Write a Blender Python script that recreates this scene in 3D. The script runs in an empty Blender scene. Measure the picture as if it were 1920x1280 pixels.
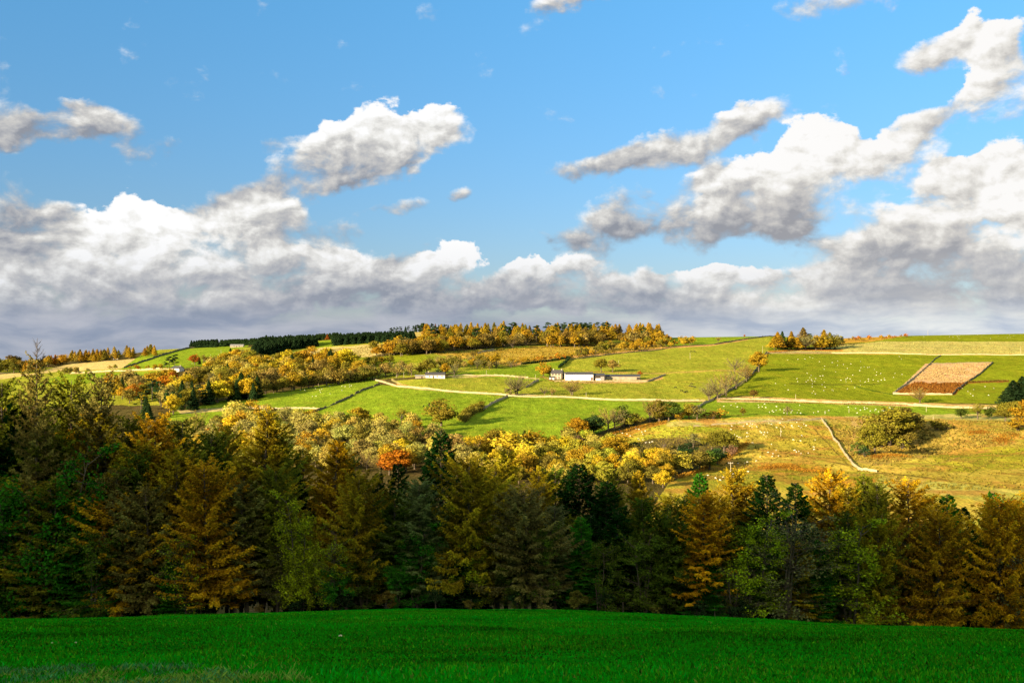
import bpy, math, random
import numpy as np
from mathutils import Vector, Matrix

# ------------------------------------------------------------------ camera, sky, sun, exposure
SC = bpy.context.scene
COL = SC.collection
FPX = 1867.0                       # focal length in photograph pixels (35 mm lens, 1920 px wide)
cam_d = bpy.data.cameras.new('camera'); cam = bpy.data.objects.new('camera', cam_d); COL.objects.link(cam)
cam_d.lens = 35.0; cam_d.sensor_width = 36.0; cam_d.clip_start = 0.5; cam_d.clip_end = 20000.0
cam.location = (0, 0, 0); cam.rotation_euler = (math.radians(90), 0, 0)
SC.camera = cam
SC.view_settings.view_transform = 'Standard'; SC.view_settings.look = 'None'
SC.view_settings.exposure = 1.85; SC.view_settings.gamma = 1.0
SC.render.resolution_x = 1024; SC.render.resolution_y = 682
try:
    SC.cycles.use_denoising = True; SC.cycles.denoiser = 'OPENIMAGEDENOISE'
    SC.cycles.denoising_prefilter = 'ACCURATE'
except Exception: pass
SC.cycles.adaptive_min_samples = 12
SC.cycles.max_bounces = 4; SC.cycles.diffuse_bounces = 2; SC.cycles.glossy_bounces = 1
SC.cycles.transmission_bounces = 1; SC.cycles.transparent_max_bounces = 4

SUN_EL = math.radians(14.0)
SUN_TO = (0.735, 0.678)            # horizontal direction the sunlight travels: away from the viewer and to the right
sun_d = bpy.data.lights.new('sun', 'SUN'); sun = bpy.data.objects.new('sun', sun_d); COL.objects.link(sun)
sun_d.energy = 5.0; sun_d.angle = math.radians(0.5); sun_d.color = (1.0, 0.81, 0.52)
_ld = Vector((SUN_TO[0]*math.cos(SUN_EL), SUN_TO[1]*math.cos(SUN_EL), -math.sin(SUN_EL)))
sun.rotation_euler = _ld.to_track_quat('-Z', 'Y').to_euler()
sun.location = (-60, -60, 60)

# ---- the sky: Nishita sky with procedural clouds, all laid out by direction (azimuth, elevation)
W = bpy.data.worlds.new('World'); SC.world = W; W.use_nodes = True
NT = W.node_tree
for n in list(NT.nodes): NT.nodes.remove(n)
class G:
    """tiny helper that writes node expressions"""
    def __init__(s, nt): s.nt = nt
    def put(s, v, sock):
        if isinstance(v, bpy.types.NodeSocket): s.nt.links.new(v, sock)
        elif v is not None: sock.default_value = v
    def m(s, op, a, b=None, c=None, clamp=False):
        n = s.nt.nodes.new('ShaderNodeMath'); n.operation = op; n.use_clamp = clamp
        s.put(a, n.inputs[0]); s.put(b, n.inputs[1]); s.put(c, n.inputs[2]); return n.outputs[0]
    def v(s, op, a, b=None):
        n = s.nt.nodes.new('ShaderNodeVectorMath'); n.operation = op
        s.put(a, n.inputs[0]); s.put(b, n.inputs[1])
        return n.outputs['Value'] if op in ('LENGTH', 'DOT_PRODUCT', 'DISTANCE') else n.outputs['Vector']
    def xyz(s, x, y, z):
        n = s.nt.nodes.new('ShaderNodeCombineXYZ'); s.put(x, n.inputs[0]); s.put(y, n.inputs[1]); s.put(z, n.inputs[2]); return n.outputs[0]
    def sep(s, v):
        n = s.nt.nodes.new('ShaderNodeSeparateXYZ'); s.put(v, n.inputs[0]); return n.outputs
    def noise(s, vec, scale, detail=4, rough=0.55, dist=0.0, lac=2.0, col=False):
        n = s.nt.nodes.new('ShaderNodeTexNoise'); n.noise_dimensions = '3D'
        s.put(vec, n.inputs['Vector']); n.inputs['Scale'].default_value = scale
        n.inputs['Detail'].default_value = detail; n.inputs['Roughness'].default_value = rough
        n.inputs['Distortion'].default_value = dist; n.inputs['Lacunarity'].default_value = lac
        return n.outputs['Color' if col else 'Fac']
    def mix(s, f, a, b, mode='MIX'):
        n = s.nt.nodes.new('ShaderNodeMix'); n.data_type = 'RGBA'; n.blend_type = mode
        s.put(f, n.inputs['Factor']); s.put(a, n.inputs['A']); s.put(b, n.inputs['B']); return n.outputs['Result']
    def sm(s, x, lo, hi, a=0.0, b=1.0):
        n = s.nt.nodes.new('ShaderNodeMapRange'); n.interpolation_type = 'SMOOTHSTEP'
        s.put(x, n.inputs[0]); n.inputs[1].default_value = lo; n.inputs[2].default_value = hi
        n.inputs[3].default_value = a; n.inputs[4].default_value = b; return n.outputs[0]
    def lin(s, x, lo, hi, a=0.0, b=1.0):
        n = s.nt.nodes.new('ShaderNodeMapRange'); n.clamp = True
        s.put(x, n.inputs[0]); n.inputs[1].default_value = lo; n.inputs[2].default_value = hi
        n.inputs[3].default_value = a; n.inputs[4].default_value = b; return n.outputs[0]
    def ramp(s, x, stops):
        n = s.nt.nodes.new('ShaderNodeValToRGB'); s.put(x, n.inputs[0]); e = n.color_ramp.elements
        while len(e) < len(stops): e.new(0.5)
        for k, (p, c) in enumerate(stops): e[k].position = p; e[k].color = (*c, 1)
        return n.outputs[0]
def srgb(r, g, b):
    f = lambda c: (c/255/12.92) if c/255 <= 0.04045 else ((c/255+0.055)/1.055)**2.4
    return (f(r), f(g), f(b))
EXPO = 2.0**SC.view_settings.exposure
def scene_col(r, g, b):            # the radiance that shows as this display colour at our exposure
    return tuple(c/EXPO for c in srgb(r, g, b))
g = G(NT)
tc = NT.nodes.new('ShaderNodeTexCoord')
dx, dy, dz = g.sep(tc.outputs['Generated'])
az = g.m('ARCTAN2', dx, dy)
el = g.m('ARCSINE', dz)
# units: 1 = 100 photograph pixels near the middle of the view
P0 = g.xyz(g.m('MULTIPLY', az, FPX/100), g.m('MULTIPLY', el, FPX/100), 0.0)
warp = g.v('SUBTRACT', g.noise(P0, 0.55, 3, 0.55, col=True), (0.5, 0.5, 0.5))
warp2 = g.v('SUBTRACT', g.noise(P0, 1.9, 6, 0.62, col=True), (0.5, 0.5, 0.5))
P = g.v('ADD', P0, g.v('MULTIPLY', warp, (0.9, 0.55, 0)))
P = g.v('ADD', P, g.v('MULTIPLY', warp2, (0.60, 0.40, 0)))
# each cloud mass: x, y, half width, half height (photograph pixels), tilt (degrees, up to the right), weight, tone
BLOBS = [
 (715,262,150,62,8,1.15,.30),(790,255,90,52,20,.8,.30),(600,300,120,48,22,.9,.0),(620,352,95,28,28,.6,-.15),(440,372,120,26,14,.62,-.3),(680,325,130,40,15,.7,-.15),
 (100,234,150,40,2,1.35,-.15),(165,215,70,34,10,.6,-.05),(290,272,70,18,14,.42,-.25),(530,262,42,16,20,.4,-.25),
 (1300,262,180,40,14,.95,.02),(1400,225,75,40,25,.6,.1),(1110,305,120,26,8,.9,-.2),(1320,330,70,22,28,.75,.0),
 (1500,300,95,60,10,1.0,.55),(1440,350,160,62,18,1.15,.30),(1640,310,130,58,22,1.1,.32),(1350,410,130,58,12,1.15,-.32),(1500,420,120,56,5,1.0,-.28),(1180,408,105,66,25,1.35,-.2),(1060,450,46,28,0,.8,-.35),
 (1750,365,160,46,32,1.0,.25),(1870,330,100,55,20,1.0,.42),(1860,420,130,70,15,1.2,.45),(1720,445,110,45,18,1.0,-.05),(1740,510,130,62,0,1.2,-.52),(1890,560,150,70,5,1.2,-.35),(1600,550,120,50,5,.9,-.25),(1640,515,80,26,10,.7,.1),
 (1890,100,70,75,40,1.1,.45),(1810,180,110,34,36,.9,.22),(1910,190,90,36,25,.6,.02),(1730,220,60,22,18,.5,-.1),(1715,105,70,28,18,.85,.10),(1805,70,45,30,35,.55,.15),
 (1070,4,85,26,4,.95,-.05),(1560,2,130,28,-2,.95,.0),(1590,135,14,18,60,.35,.0),
 (20,415,90,75,0,1.2,-.42),(100,440,70,46,10,.7,-.4),(285,408,75,38,-18,1.15,.75),(215,455,170,66,10,1.2,.42),(440,425,120,52,8,1.2,.28),(520,395,60,24,-18,.8,.35),(620,435,110,26,2,.7,-.30),(720,398,80,14,4,.7,-.25),
 (855,366,34,14,12,.8,-.25),
 (120,520,260,60,8,1.3,.18),(60,590,220,40,4,1.2,-.22),(360,500,180,44,12,1.2,.0),(310,585,260,48,6,1.25,-.28),(560,480,130,26,6,1.0,.30),(640,495,70,24,0,.9,.45),
 (520,545,220,46,12,1.2,-.25),(868,484,46,28,0,1.05,.8),(795,512,60,28,8,1.05,.55),(990,498,50,22,0,1.0,.62),(1080,500,80,22,0,.9,.42),(700,530,160,36,10,1.1,.0),(745,486,70,18,20,.65,-.2),
 (850,560,260,44,6,1.25,-.20),(1120,555,260,44,-3,1.25,-.26),(1350,565,230,48,-3,1.2,-.08),(1500,595,260,36,2,1.1,.0),(1455,528,170,34,0,1.15,.12),(1330,520,120,24,0,.9,.3),(1580,480,80,34,12,.75,.0),(1340,505,18,12,0,.6,.4),
]
S = None; H = None; T = None
for i, (bx, by, rx, ry, rot, w, tone) in enumerate(BLOBS):
    a = math.atan((bx-960)/FPX); e = math.atan((640-by)/FPX*math.cos(a))
    mp = NT.nodes.new('ShaderNodeMapping'); mp.vector_type = 'TEXTURE'; g.put(P, mp.inputs['Vector'])
    mp.inputs['Location'].default_value = (a*FPX/100, e*FPX/100, 0)
    mp.inputs['Rotation'].default_value = (0, 0, math.radians(rot))
    mp.inputs['Scale'].default_value = (rx*1.36/100, ry*1.42/100, 1)
    L2 = g.v('DOT_PRODUCT', mp.outputs[0], mp.outputs[0])
    k = g.m('MAXIMUM', g.m('SUBTRACT', 1.0, L2), 0.0)
    k = g.m('MULTIPLY', g.m('MULTIPLY', k, k), w)
    yl = g.sep(mp.outputs[0])[1]
    hh = g.m('MULTIPLY', k, g.m('MULTIPLY_ADD', yl, 0.62, tone))
    S = k if S is None else g.m('ADD', S, k)
    H = hh if H is None else g.m('ADD', H, hh)
S = g.m('MAXIMUM', S, 0.0)
height = g.m('DIVIDE', H, g.m('MAXIMUM', S, 0.08))
# small-scale billows; the same noise a little way towards the light tells which side of a billow is lit
Pn = g.v('MULTIPLY', P0, (1.0, 1.45, 1.0))
def fbm(v): 
    return g.noise(v, 0.95, 8, 0.57, 0.15)
n0 = fbm(Pn)
n1 = fbm(g.v('ADD', Pn, (-0.10, 0.17, 0.05)))
n2 = g.noise(Pn, 0.45, 4, 0.5)
soft = g.noise(P0, 0.35, 2, 0.5)
Sc = g.m('MINIMUM', S, 1.1)
d = g.m('ADD', Sc, g.m('MULTIPLY', g.m('SUBTRACT', n0, 0.5), 2.95))
d = g.m('ADD', d, g.m('MULTIPLY', g.m('SUBTRACT', n2, 0.5), 0.6))
edge = g.m('SUBTRACT', d, 0.33)
bright_edge = g.sm(height, 0.1, 0.6)
w_soft = g.m('MULTIPLY_ADD', bright_edge, -0.52, 0.72)
alpha = g.m('DIVIDE', edge, w_soft, clamp=True)
alpha = g.sm(alpha, 0.0, 1.0)
relief = g.m('SUBTRACT', n0, n1)
light = g.m('MULTIPLY_ADD', relief, 2.9, g.m('MULTIPLY_ADD', height, 1.0, 0.46))
light = g.m('ADD', light, g.m('MULTIPLY', g.m('SUBTRACT', n0, 0.5), 0.55))
light = g.m('ADD', light, g.m('MULTIPLY', g.m('SUBTRACT', n2, 0.5), -0.5))
light = g.m('SUBTRACT', light, g.m('MULTIPLY', g.m('SUBTRACT', d, 0.9), 0.10))
lc = g.ramp(light, [(0.0, scene_col(146,151,162)), (0.25, scene_col(177,179,184)), (0.50, scene_col(205,204,202)), (0.76, scene_col(238,237,233)), (1.0, scene_col(256,256,256))])
# far clouds low over the hills lie in blue air: darker and bluer on the left, paler on the right
low = g.sm(el, 0.115, 0.015)
streak = g.noise(g.v('MULTIPLY', g.v('ADD', P0, g.v('MULTIPLY', warp, (0.8, 0.5, 0))), (0.45, 1.9, 1.0)), 1.0, 6, 0.55)
streak = g.sm(streak, 0.36, 0.66)
lowd = g.mix(g.sm(az, -0.05, 0.42), (*scene_col(142,155,178),1), (*scene_col(182,195,214),1))
lowb = g.mix(g.sm(az, -0.05, 0.42), (*scene_col(184,188,200),1), (*scene_col(240,242,240),1))
lowc = g.mix(streak, lowd, lowb)
lc = g.mix(g.m('MULTIPLY', low, 0.42), lc, lowc)
lc = g.mix(g.m('MULTIPLY', g.sm(g.m('ADD', az, g.m('MULTIPLY', n2, 0.3)), 0.2, 0.5), 0.12), lc, (*scene_col(228,212,190),1))
sky = NT.nodes.new('ShaderNodeTexSky'); sky.sky_type = 'NISHITA'; sky.sun_disc = False
sky.sun_elevation = SUN_EL
sky.sun_rotation = math.atan2(-SUN_TO[0], -SUN_TO[1])
sky.altitude = 200; sky.air_density = 1.0; sky.dust_density = 0.3; sky.ozone_density = 2.0
SKY_STRENGTH = 0.06
nish = g.v('MULTIPLY', sky.outputs[0], (SKY_STRENGTH*0.88,)*3)
tint = g.mix(g.lin(el, 0.06, 0.34), (0.47, 0.53, 0.70, 1), (0.53, 1.00, 1.20, 1))
nish = g.v('MULTIPLY', nish, tint)
# grey-blue haze where the cloud bank meets the hills
outc = g.mix(alpha, nish, lc)
outc = g.mix(g.m('MULTIPLY', g.sm(el, 0.045, 0.012), 0.97), outc, lowc)
# the half of the sky behind the viewer, unseen: bright warm cloud added to fill the shaded foreground
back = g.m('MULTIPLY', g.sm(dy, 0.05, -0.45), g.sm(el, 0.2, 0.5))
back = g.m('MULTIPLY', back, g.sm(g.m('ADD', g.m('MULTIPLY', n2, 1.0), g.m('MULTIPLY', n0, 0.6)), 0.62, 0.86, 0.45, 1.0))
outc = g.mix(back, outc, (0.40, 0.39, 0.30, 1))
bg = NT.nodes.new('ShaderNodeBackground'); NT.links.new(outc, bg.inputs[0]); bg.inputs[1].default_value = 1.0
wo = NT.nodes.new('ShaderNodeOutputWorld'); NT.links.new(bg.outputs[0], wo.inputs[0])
# ------------------------------------------------------------------ helpers
RNG = np.random.default_rng(7)
random.seed(7)
_T = RNG.random((256, 256))
def vnoise(x, y):
    xi = np.floor(x).astype(int); yi = np.floor(y).astype(int); fx = x-xi; fy = y-yi
    fx = fx*fx*(3-2*fx); fy = fy*fy*(3-2*fy)
    a = _T[xi % 256, yi % 256]; b = _T[(xi+1) % 256, yi % 256]; c = _T[xi % 256, (yi+1) % 256]; d_ = _T[(xi+1) % 256, (yi+1) % 256]
    return (a*(1-fx)+b*fx)*(1-fy)+(c*(1-fx)+d_*fx)*fy - 0.5
def fbm2(x, y, o=4):
    s = 0; a = 1
    for k in range(o): s = s+a*vnoise(x*2**k+17.3*k, y*2**k+5.1*k); a *= 0.5
    return s
def sstep(x, a, b):
    t = np.clip((x-a)/(b-a), 0, 1); return t*t*(3-2*t)
def make_mesh(name, verts, faces, mats=(), smooth=False, shade=None, mat_idx=None, shade_name='shade', col=None):
    """verts (N,3); faces (M,k) array or a list of index lists"""
    me = bpy.data.meshes.new(name)
    verts = np.asarray(verts, dtype=np.float32)
    if isinstance(faces, list) and (not len(faces) or isinstance(faces[0], (list, tuple))):
        me.from_pydata([tuple(v) for v in verts.tolist()], [], faces)
    else:
        faces = np.asarray(faces, dtype=np.int32); M, k = faces.shape
        me.vertices.add(len(verts)); me.vertices.foreach_set('co', verts.ravel())
        me.loops.add(M*k); me.loops.foreach_set('vertex_index', faces.ravel())
        me.polygons.add(M); me.polygons.foreach_set('loop_start', np.arange(M, dtype=np.int32)*k)
        me.polygons.foreach_set('loop_total', np.full(M, k, dtype=np.int32))
    for m in mats: me.materials.append(m)
    if mat_idx is not None: me.polygons.foreach_set('material_index', np.asarray(mat_idx, dtype=np.int32))
    if smooth: me.polygons.foreach_set('use_smooth', np.ones(len(me.polygons), dtype=bool))
    if shade is not None:
        at = me.attributes.new(shade_name, 'FLOAT', 'POINT'); at.data.foreach_set('value', np.asarray(shade, dtype=np.float32))
    if col is not None:
        at = me.attributes.new('tone', 'FLOAT_COLOR', 'POINT')
        c4 = np.ones((len(verts), 4), dtype=np.float32); c4[:, :3] = col; at.data.foreach_set('color', c4.ravel())
    me.update(calc_edges=True); me.validate()
    return me
def obj(name, mesh, parent=None, loc=None):
    o = bpy.data.objects.new(name, mesh); COL.objects.link(o)
    if parent is not None: o.parent = parent
    if loc is not None: o.location = loc
    return o
def tag(o, label=None, cat=None, group=None, kind=None):
    if label: o['label'] = label
    if cat: o['category'] = cat
    if group: o['group'] = group
    if kind: o['kind'] = kind
    return o
def empty(name, loc=(0, 0, 0), rz=0.0, s=1.0):
    o = bpy.data.objects.new(name, None); COL.objects.link(o); o.location = loc; o.rotation_euler = (0, 0, rz)
    o.scale = (s, s, s) if not isinstance(s, tuple) else s; o.empty_display_size = 0.3
    return o
def mat(name, color=(0.5, 0.5, 0.5), rough=0.9, build=None, spec=0.2):
    m = bpy.data.materials.new(name); m.use_nodes = True; nt = m.node_tree
    b = nt.nodes['Principled BSDF']; b.inputs['Base Color'].default_value = (*color, 1); b.inputs['Roughness'].default_value = rough
    b.inputs['Specular IOR Level'].default_value = spec
    if build: build(G(nt), b)
    return m
def speckled(c, scale=3.0, amount=0.35, rough=0.9):
    def f(g, b):
        t = g.nt.nodes.new('ShaderNodeTexCoord').outputs['Object']
        n = g.noise(t, scale, 5, 0.6)
        k = g.lin(n, 0.25, 0.75, 1-amount, 1+amount)
        g.put(g.v('MULTIPLY', (c[0], c[1], c[2]), g.xyz(k, k, k)), b.inputs['Base Color'])
    return f

# ------------------------------------------------------------------ the lie of the land
# far hillside: depth -> image row of the slope, for a column whose skyline stands at 628
_YD = np.array([250, 300, 400, 440, 480, 520, 560, 620, 680, 760, 840, 940, 1050, 1200, 1320, 1400, 1450, 1600, 2500, 9000], float)
_ROW = np.array([1090, 1003, 900, 880, 855, 828, 805, 778, 753, 728, 705, 683, 663, 645, 633.5, 628, 629, 634, 645, 648], float)
_YF = np.linspace(250, 9000, 8751)
_zz = np.interp(_YF, _YD, -(_ROW-640)/FPX*_YD)
_k = np.ones(41)/41; _zs = np.convolve(np.pad(_zz, 20, mode='edge'), _k, 'valid')
_SX = np.array([-1500, -300, 0, 120, 250, 300, 370, 480, 600, 700, 740, 800, 860, 1000, 1250, 1440, 1570, 1700, 1920, 2300, 3500], float)
_SY = np.array([690, 684, 678, 672, 662, 655, 652, 646, 638, 630, 626, 620, 624, 630, 632.5, 630, 634.5, 629, 625, 626, 640], float)
def z_far(X, Y):
    Yc = np.clip(Y, 250, 9000)
    row = 640-FPX*np.interp(Yc, _YF, _zs)/Yc
    px = 960+FPX*X/np.maximum(Y, 120)
    sk = np.interp(px, _SX, _SY)
    row = np.where(row < 900, 900-(900-row)*(900-sk)/272.0, row)
    z = -(row-640)/FPX*Yc
    u = sstep(Y, 380, 480)*(1-sstep(Y, 1150, 1400))
    z = z+u*(2.6*fbm2(X/120+3, Y/150, 3)+0.8*fbm2(X/30, Y/45, 3))
    # the knoll on the right and the dell behind it
    z = z+4.0*np.exp(-((X-95)/75)**2-((Y-585)/42)**2) - 4.5*np.exp(-((X-215)/38)**2-((Y-520)/40)**2)+3.0*np.exp(-((X-270)/45)**2-((Y-560)/30)**2)
    z = z+sstep(Y, 400, 450)*(1-sstep(Y, 560, 620))*sstep(X, 20, 60)*1.6*fbm2(X/22+5, Y/20+1, 2)
    z = z+2.2*np.exp(-((X-190)/60)**2-((Y-470)/35)**2)
    return z
def z_near(X, Y):
    Yp = np.maximum(Y, 0)
    z = -1.75-0.230*Y-0.00021*Yp**2-np.where(X > -5, 0.0016, 0.00125)*(np.clip(X, -150, 150)+5)**2*sstep(Y, 5, 90)
    e = np.maximum(Y-97, 0); z = z-0.0011*e*e
    z = z+0.25*fbm2(X/16+9, Y/16, 3)*sstep(Y, 4, 20)+0.11*fbm2(X/3.0, Y/3.0+50, 2)*sstep(Y, 4, 12)
    # behind the viewer an added unseen ridge, shaped to shade the meadow and wood
    b = np.maximum(-Y-6, 0)
    z = z+SHADE_RIDGE_A*b*sstep(b, 0, 50)+5.0*fbm2(X/70, Y/70+7, 3)*sstep(b, 20, 120)-0.065*(X+600)*sstep(b, 150, 380)
    return np.maximum(z, -64)
SHADE_RIDGE_A = 0.2125
def terrain(X, Y):
    X = np.asarray(X, float); Y = np.asarray(Y, float)
    w = sstep(Y, 150, 270)
    return z_near(X, np.minimum(Y, 300))*(1-w)+z_far(X, Y)*w
def tz(x, y): return float(terrain(np.array([x]), np.array([y]))[0])
def ground_at(px, py, y0=330, y1=1500):
    """where the sight line through a photograph pixel meets the far hillside"""
    Y = np.arange(y0, y1, 1.0); X = (px-960)/FPX*Y
    row = 640-FPX*terrain(X, Y)/Y
    k = np.nonzero(row <= py)[0]
    i = k[0] if len(k) else int(np.argmin(row))
    return float(X[i]), float(Y[i]), float(terrain(X[i:i+1], Y[i:i+1])[0])

# ------------------------------------------------------------------ field colours (what grows there)
C_MEAD = (0.172, 0.238, 0.014); C_YG = (0.240, 0.250, 0.022); C_OL = (0.175, 0.200, 0.010); C_STR = (0.46, 0.35, 0.115)
C_PST = (0.37, 0.33, 0.085); C_DRY = (0.385, 0.295, 0.04); C_RUST = (0.20, 0.080, 0.015); C_ORG = (0.33, 0.18, 0.022); C_TAN = (0.48, 0.31, 0.14); C_FLOOR = (0.075, 0.060, 0.018)
C_VERGE = (0.42, 0.33, 0.12); C_DARKG = (0.06, 0.10, 0.01)
# (outline in photograph pixels, colour, edge roughness in pixels)
FIELDS = [
 ([(-900,680),(-900,760),(300,760),(300,690)], C_YG, 3),
 ([(-900,668),(60,700),(130,682),(285,670),(250,690),(100,697),(-200,740)], C_STR, 1),
 ([(118,702),(330,694),(300,716),(60,722)], C_MEAD, 1),
 ([(226,692),(300,640),(470,640),(455,665),(400,685),(330,692)], C_MEAD, 1),
 ([(290,640),(345,640),(352,652),(300,668)], C_YG, 1),
 ([(440,655),(600,628),(800,612),(900,615),(860,645),(700,660),(560,675)], C_YG, 2),
 ([(700,632),(810,614),(830,630),(760,640)], (0.33,0.26,0.07), 1),
 ([(594,640),(628,638),(628,651),(594,651)], C_MEAD, 1),
 ([(455,684),(520,668),(600,652),(730,644),(720,662),(660,680),(500,700)], C_STR, 2),
 ([(640,700),(690,680),(830,660),(1000,647),(1260,630),(1260,650),(1060,675),(1000,690),(850,700),(700,712)], C_YG, 2),
 ([(660,672),(780,662),(820,670),(740,690),(650,700)], C_OL, 3),
 ([(810,662),(1100,645),(1240,642),(1250,652),(1060,672),(960,686),(900,680)], (0.36,0.25,0.035), 5),
 ([(840,704),(870,698),(1000,684),(1062,676),(1040,712),(1010,714)], C_MEAD, 1),
 ([(735,714),(860,706),(1010,713),(985,730),(960,740),(830,732),(760,727)], C_YG, 1),
 ([(1240,632),(1450,628),(1440,636),(1330,646),(1250,650)], C_MEAD, 1),
 ([(960,742),(1010,714),(1040,712),(1062,676),(1250,652),(1330,647),(1440,629),(1500,629),(1445,660),(1436,662),(1420,690),(1345,748),(1320,753),(1150,748)], C_YG, 1),
 ([(1445,628),(1600,625),(2400,620),(2400,642),(1700,640),(1560,645),(1440,660)], C_OL, 1),
 ([(1570,632),(1700,629),(1640,640),(1560,645)], (0.38,0.22,0.03), 2),
 ([(1490,658),(1650,640),(2400,641),(2400,667),(1440,663)], C_PST, 1),
 ([(1440,663),(2400,667),(2400,766),(1345,748),(1420,690)], C_OL, 1),
 ([(1735,682),(1860,679),(1790,738),(1676,738)], C_TAN, 1),
 ([(1712,717),(1815,718),(1788,740),(1674,740)], C_RUST, 3),
 ([(1815,716),(1892,713),(1892,716),(1812,719)], C_RUST, 1),
 ([(1310,760),(1340,748),(2400,770),(2400,800),(1240,800)], C_MEAD, 1),
 ([(945,742),(1000,744),(1150,748),(1330,755),(1290,770),(1180,790),(1080,825),(900,850),(868,830),(850,795)], C_MEAD, 1),
 ([(706,720),(770,727),(945,742),(855,795),(860,825),(620,815),(540,795),(600,768)], C_MEAD, 1),
 ([(300,780),(350,765),(440,747),(560,729),(700,706),(712,720),(600,768),(540,795),(340,800)], C_MEAD, 1),
 ([(330,768),(420,764),(500,760),(505,764),(340,776)], C_VERGE, 1),
 # the rough hill on the right
 ([(1090,838),(1180,800),(1260,785),(1500,779),(2400,792),(2400,1200),(1050,1200),(1255,905),(1290,888),(1330,860),(1385,840),(1250,815),(1130,845)], C_DRY, 2),
 ([(1150,812),(1260,788),(1410,790),(1380,800),(1300,812),(1280,820),(1180,822)], (0.34,0.32,0.03), 4),
 ([(1250,790),(1920,772),(2400,790),(2400,800),(1500,792),(1250,800)], C_PST, 3),
 ([(1440,800),(1530,790),(1590,860),(1440,840)], (0.34,0.27,0.03), 5),
 ([(1550,783),(2000,790),(1950,825),(1760,855),(1640,872),(1600,865)], (0.34,0.24,0.045), 4),
 ([(1590,782),(1660,785),(1650,830),(1600,840)], (0.42,0.28,0.09), 5),
 ([(1740,855),(1870,836),(2000,845),(1980,875),(1780,885)], (0.27,0.24,0.02), 5),
 ([(1600,886),(1920,918),(1920,945),(1560,905)], (0.36,0.32,0.06), 6),
 ([(1880,936),(2400,945),(2400,1100),(1900,1100)], (0.10,0.16,0.015), 2),
 ([(1425,866),(1490,868),(1560,880),(1530,892),(1450,890)], C_ORG, 5),
 ([(1820,804),(1850,806),(1845,818),(1815,816)], C_ORG, 5), ([(1868,815),(1905,812),(1900,830),(1860,835)], C_ORG, 5),
 ([(1660,843),(1690,838),(1700,852),(1660,862)], C_ORG, 5), ([(1560,895),(1650,890),(1640,905),(1570,915)], C_ORG, 6), ([(1630,838),(1640,840),(1640,852),(1632,852)], C_ORG, 3),
 ([(1270,896),(1330,872),(1400,828),(1406,834),(1350,878),(1290,905)], C_ORG, 4),
 ([(1100,838),(1180,804),(1250,788),(1252,792),(1190,812),(1110,842)], C_ORG, 3),
 ([(868,826),(925,826),(930,842),(880,850)], C_RUST, 4),
]
# narrow bands: (line in photograph pixels, half width in pixels, colour)
BANDS = [
 ([(700,710),(722,716),(745,724),(830,732),(940,739),(1060,744),(1150,749),(1250,751),(1320,750)], 1.9, C_VERGE),
 ([(735,712),(755,722),(790,728)], 1.4, C_VERGE), ([(735,722),(765,724)], 2.2, (0.50,0.26,0.07)),
 ([(1345,748),(1400,745),(1500,750),(1640,754),(1800,760),(2000,767)], 2.5, (0.50,0.32,0.10)), ([(1345,752),(1500,754),(1640,758),(1800,763),(2000,771)], 1.2, C_TAN),
 ([(850,708),(930,704),(1010,710)], 1.2, C_VERGE), ([(130,700),(240,694),(330,693)], 1.1, C_VERGE),
 ([(965,684),(1060,670),(1180,659),(1260,651),(1330,647),(1400,636)], 1.6, (0.48,0.27,0.08)),
 ([(1055,700),(1060,714),(1100,716),(1200,716),(1240,708)], 2.9, (0.40,0.25,0.07)),
 ([(1440,661),(1600,663),(1800,664),(2400,666)], 0.7, (0.38,0.22,0.05)),
 ([(1440,659),(1500,656),(1580,657)], 1.2, (0.45,0.20,0.03)),
 ([(1100,697),(1230,700),(1350,694),(1420,697)], 1.2, (0.34,0.24,0.05)),
 ([(1420,842),(1500,852),(1600,874),(1650,886)], 1.1, (0.14,0.10,0.02)),
 ([(1528,805),(1545,825),(1580,860),(1600,880)], 1.1, (0.14,0.10,0.02)),
 ([(1640,886),(1700,890),(1780,900),(1850,912),(2000,925)], 1.3, (0.14,0.11,0.02)),
 ([(1700,884),(1760,868),(1860,842)], 0.9, (0.25,0.16,0.04)), ([(1815,890),(1850,870),(1880,850)], 1.1, (0.18,0.15,0.02)),
 ([(1280,790),(1390,792),(1420,796)], 1.3, (0.46,0.30,0.07)), ([(1330,830),(1380,800),(1440,790)], 1.2, (0.44,0.28,0.07)),
 ([(1480,719),(1560,721),(1650,720)], 1.0, (0.10,0.11,0.01)), ([(1600,722),(1640,733),(1680,740)], 0.9, C_DARKG),
 ([(900,655),(915,659),(930,655)], 1.0, C_VERGE),
]
def in_poly(px, py, poly):
    ins = np.zeros(px.shape, bool); n = len(poly)
    for i in range(n):
        x1, y1 = poly[i]; x2, y2 = poly[(i+1) % n]
        if y1 == y2: continue
        c = ((y1 > py) != (y2 > py)) & (px < (x2-x1)*(py-y1)/(y2-y1)+x1); ins ^= c
    return ins
def line_dist(px, py, pts):
    dmin = np.full(px.shape, 1e9)
    for (x1, y1), (x2, y2) in zip(pts[:-1], pts[1:]):
        vx, vy = x2-x1, y2-y1; L = vx*vx+vy*vy
        t = np.clip(((px-x1)*vx+(py-y1)*vy)/L, 0, 1)
        dmin = np.minimum(dmin, np.hypot(px-x1-t*vx, py-y1-t*vy))
    return dmin
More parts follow.
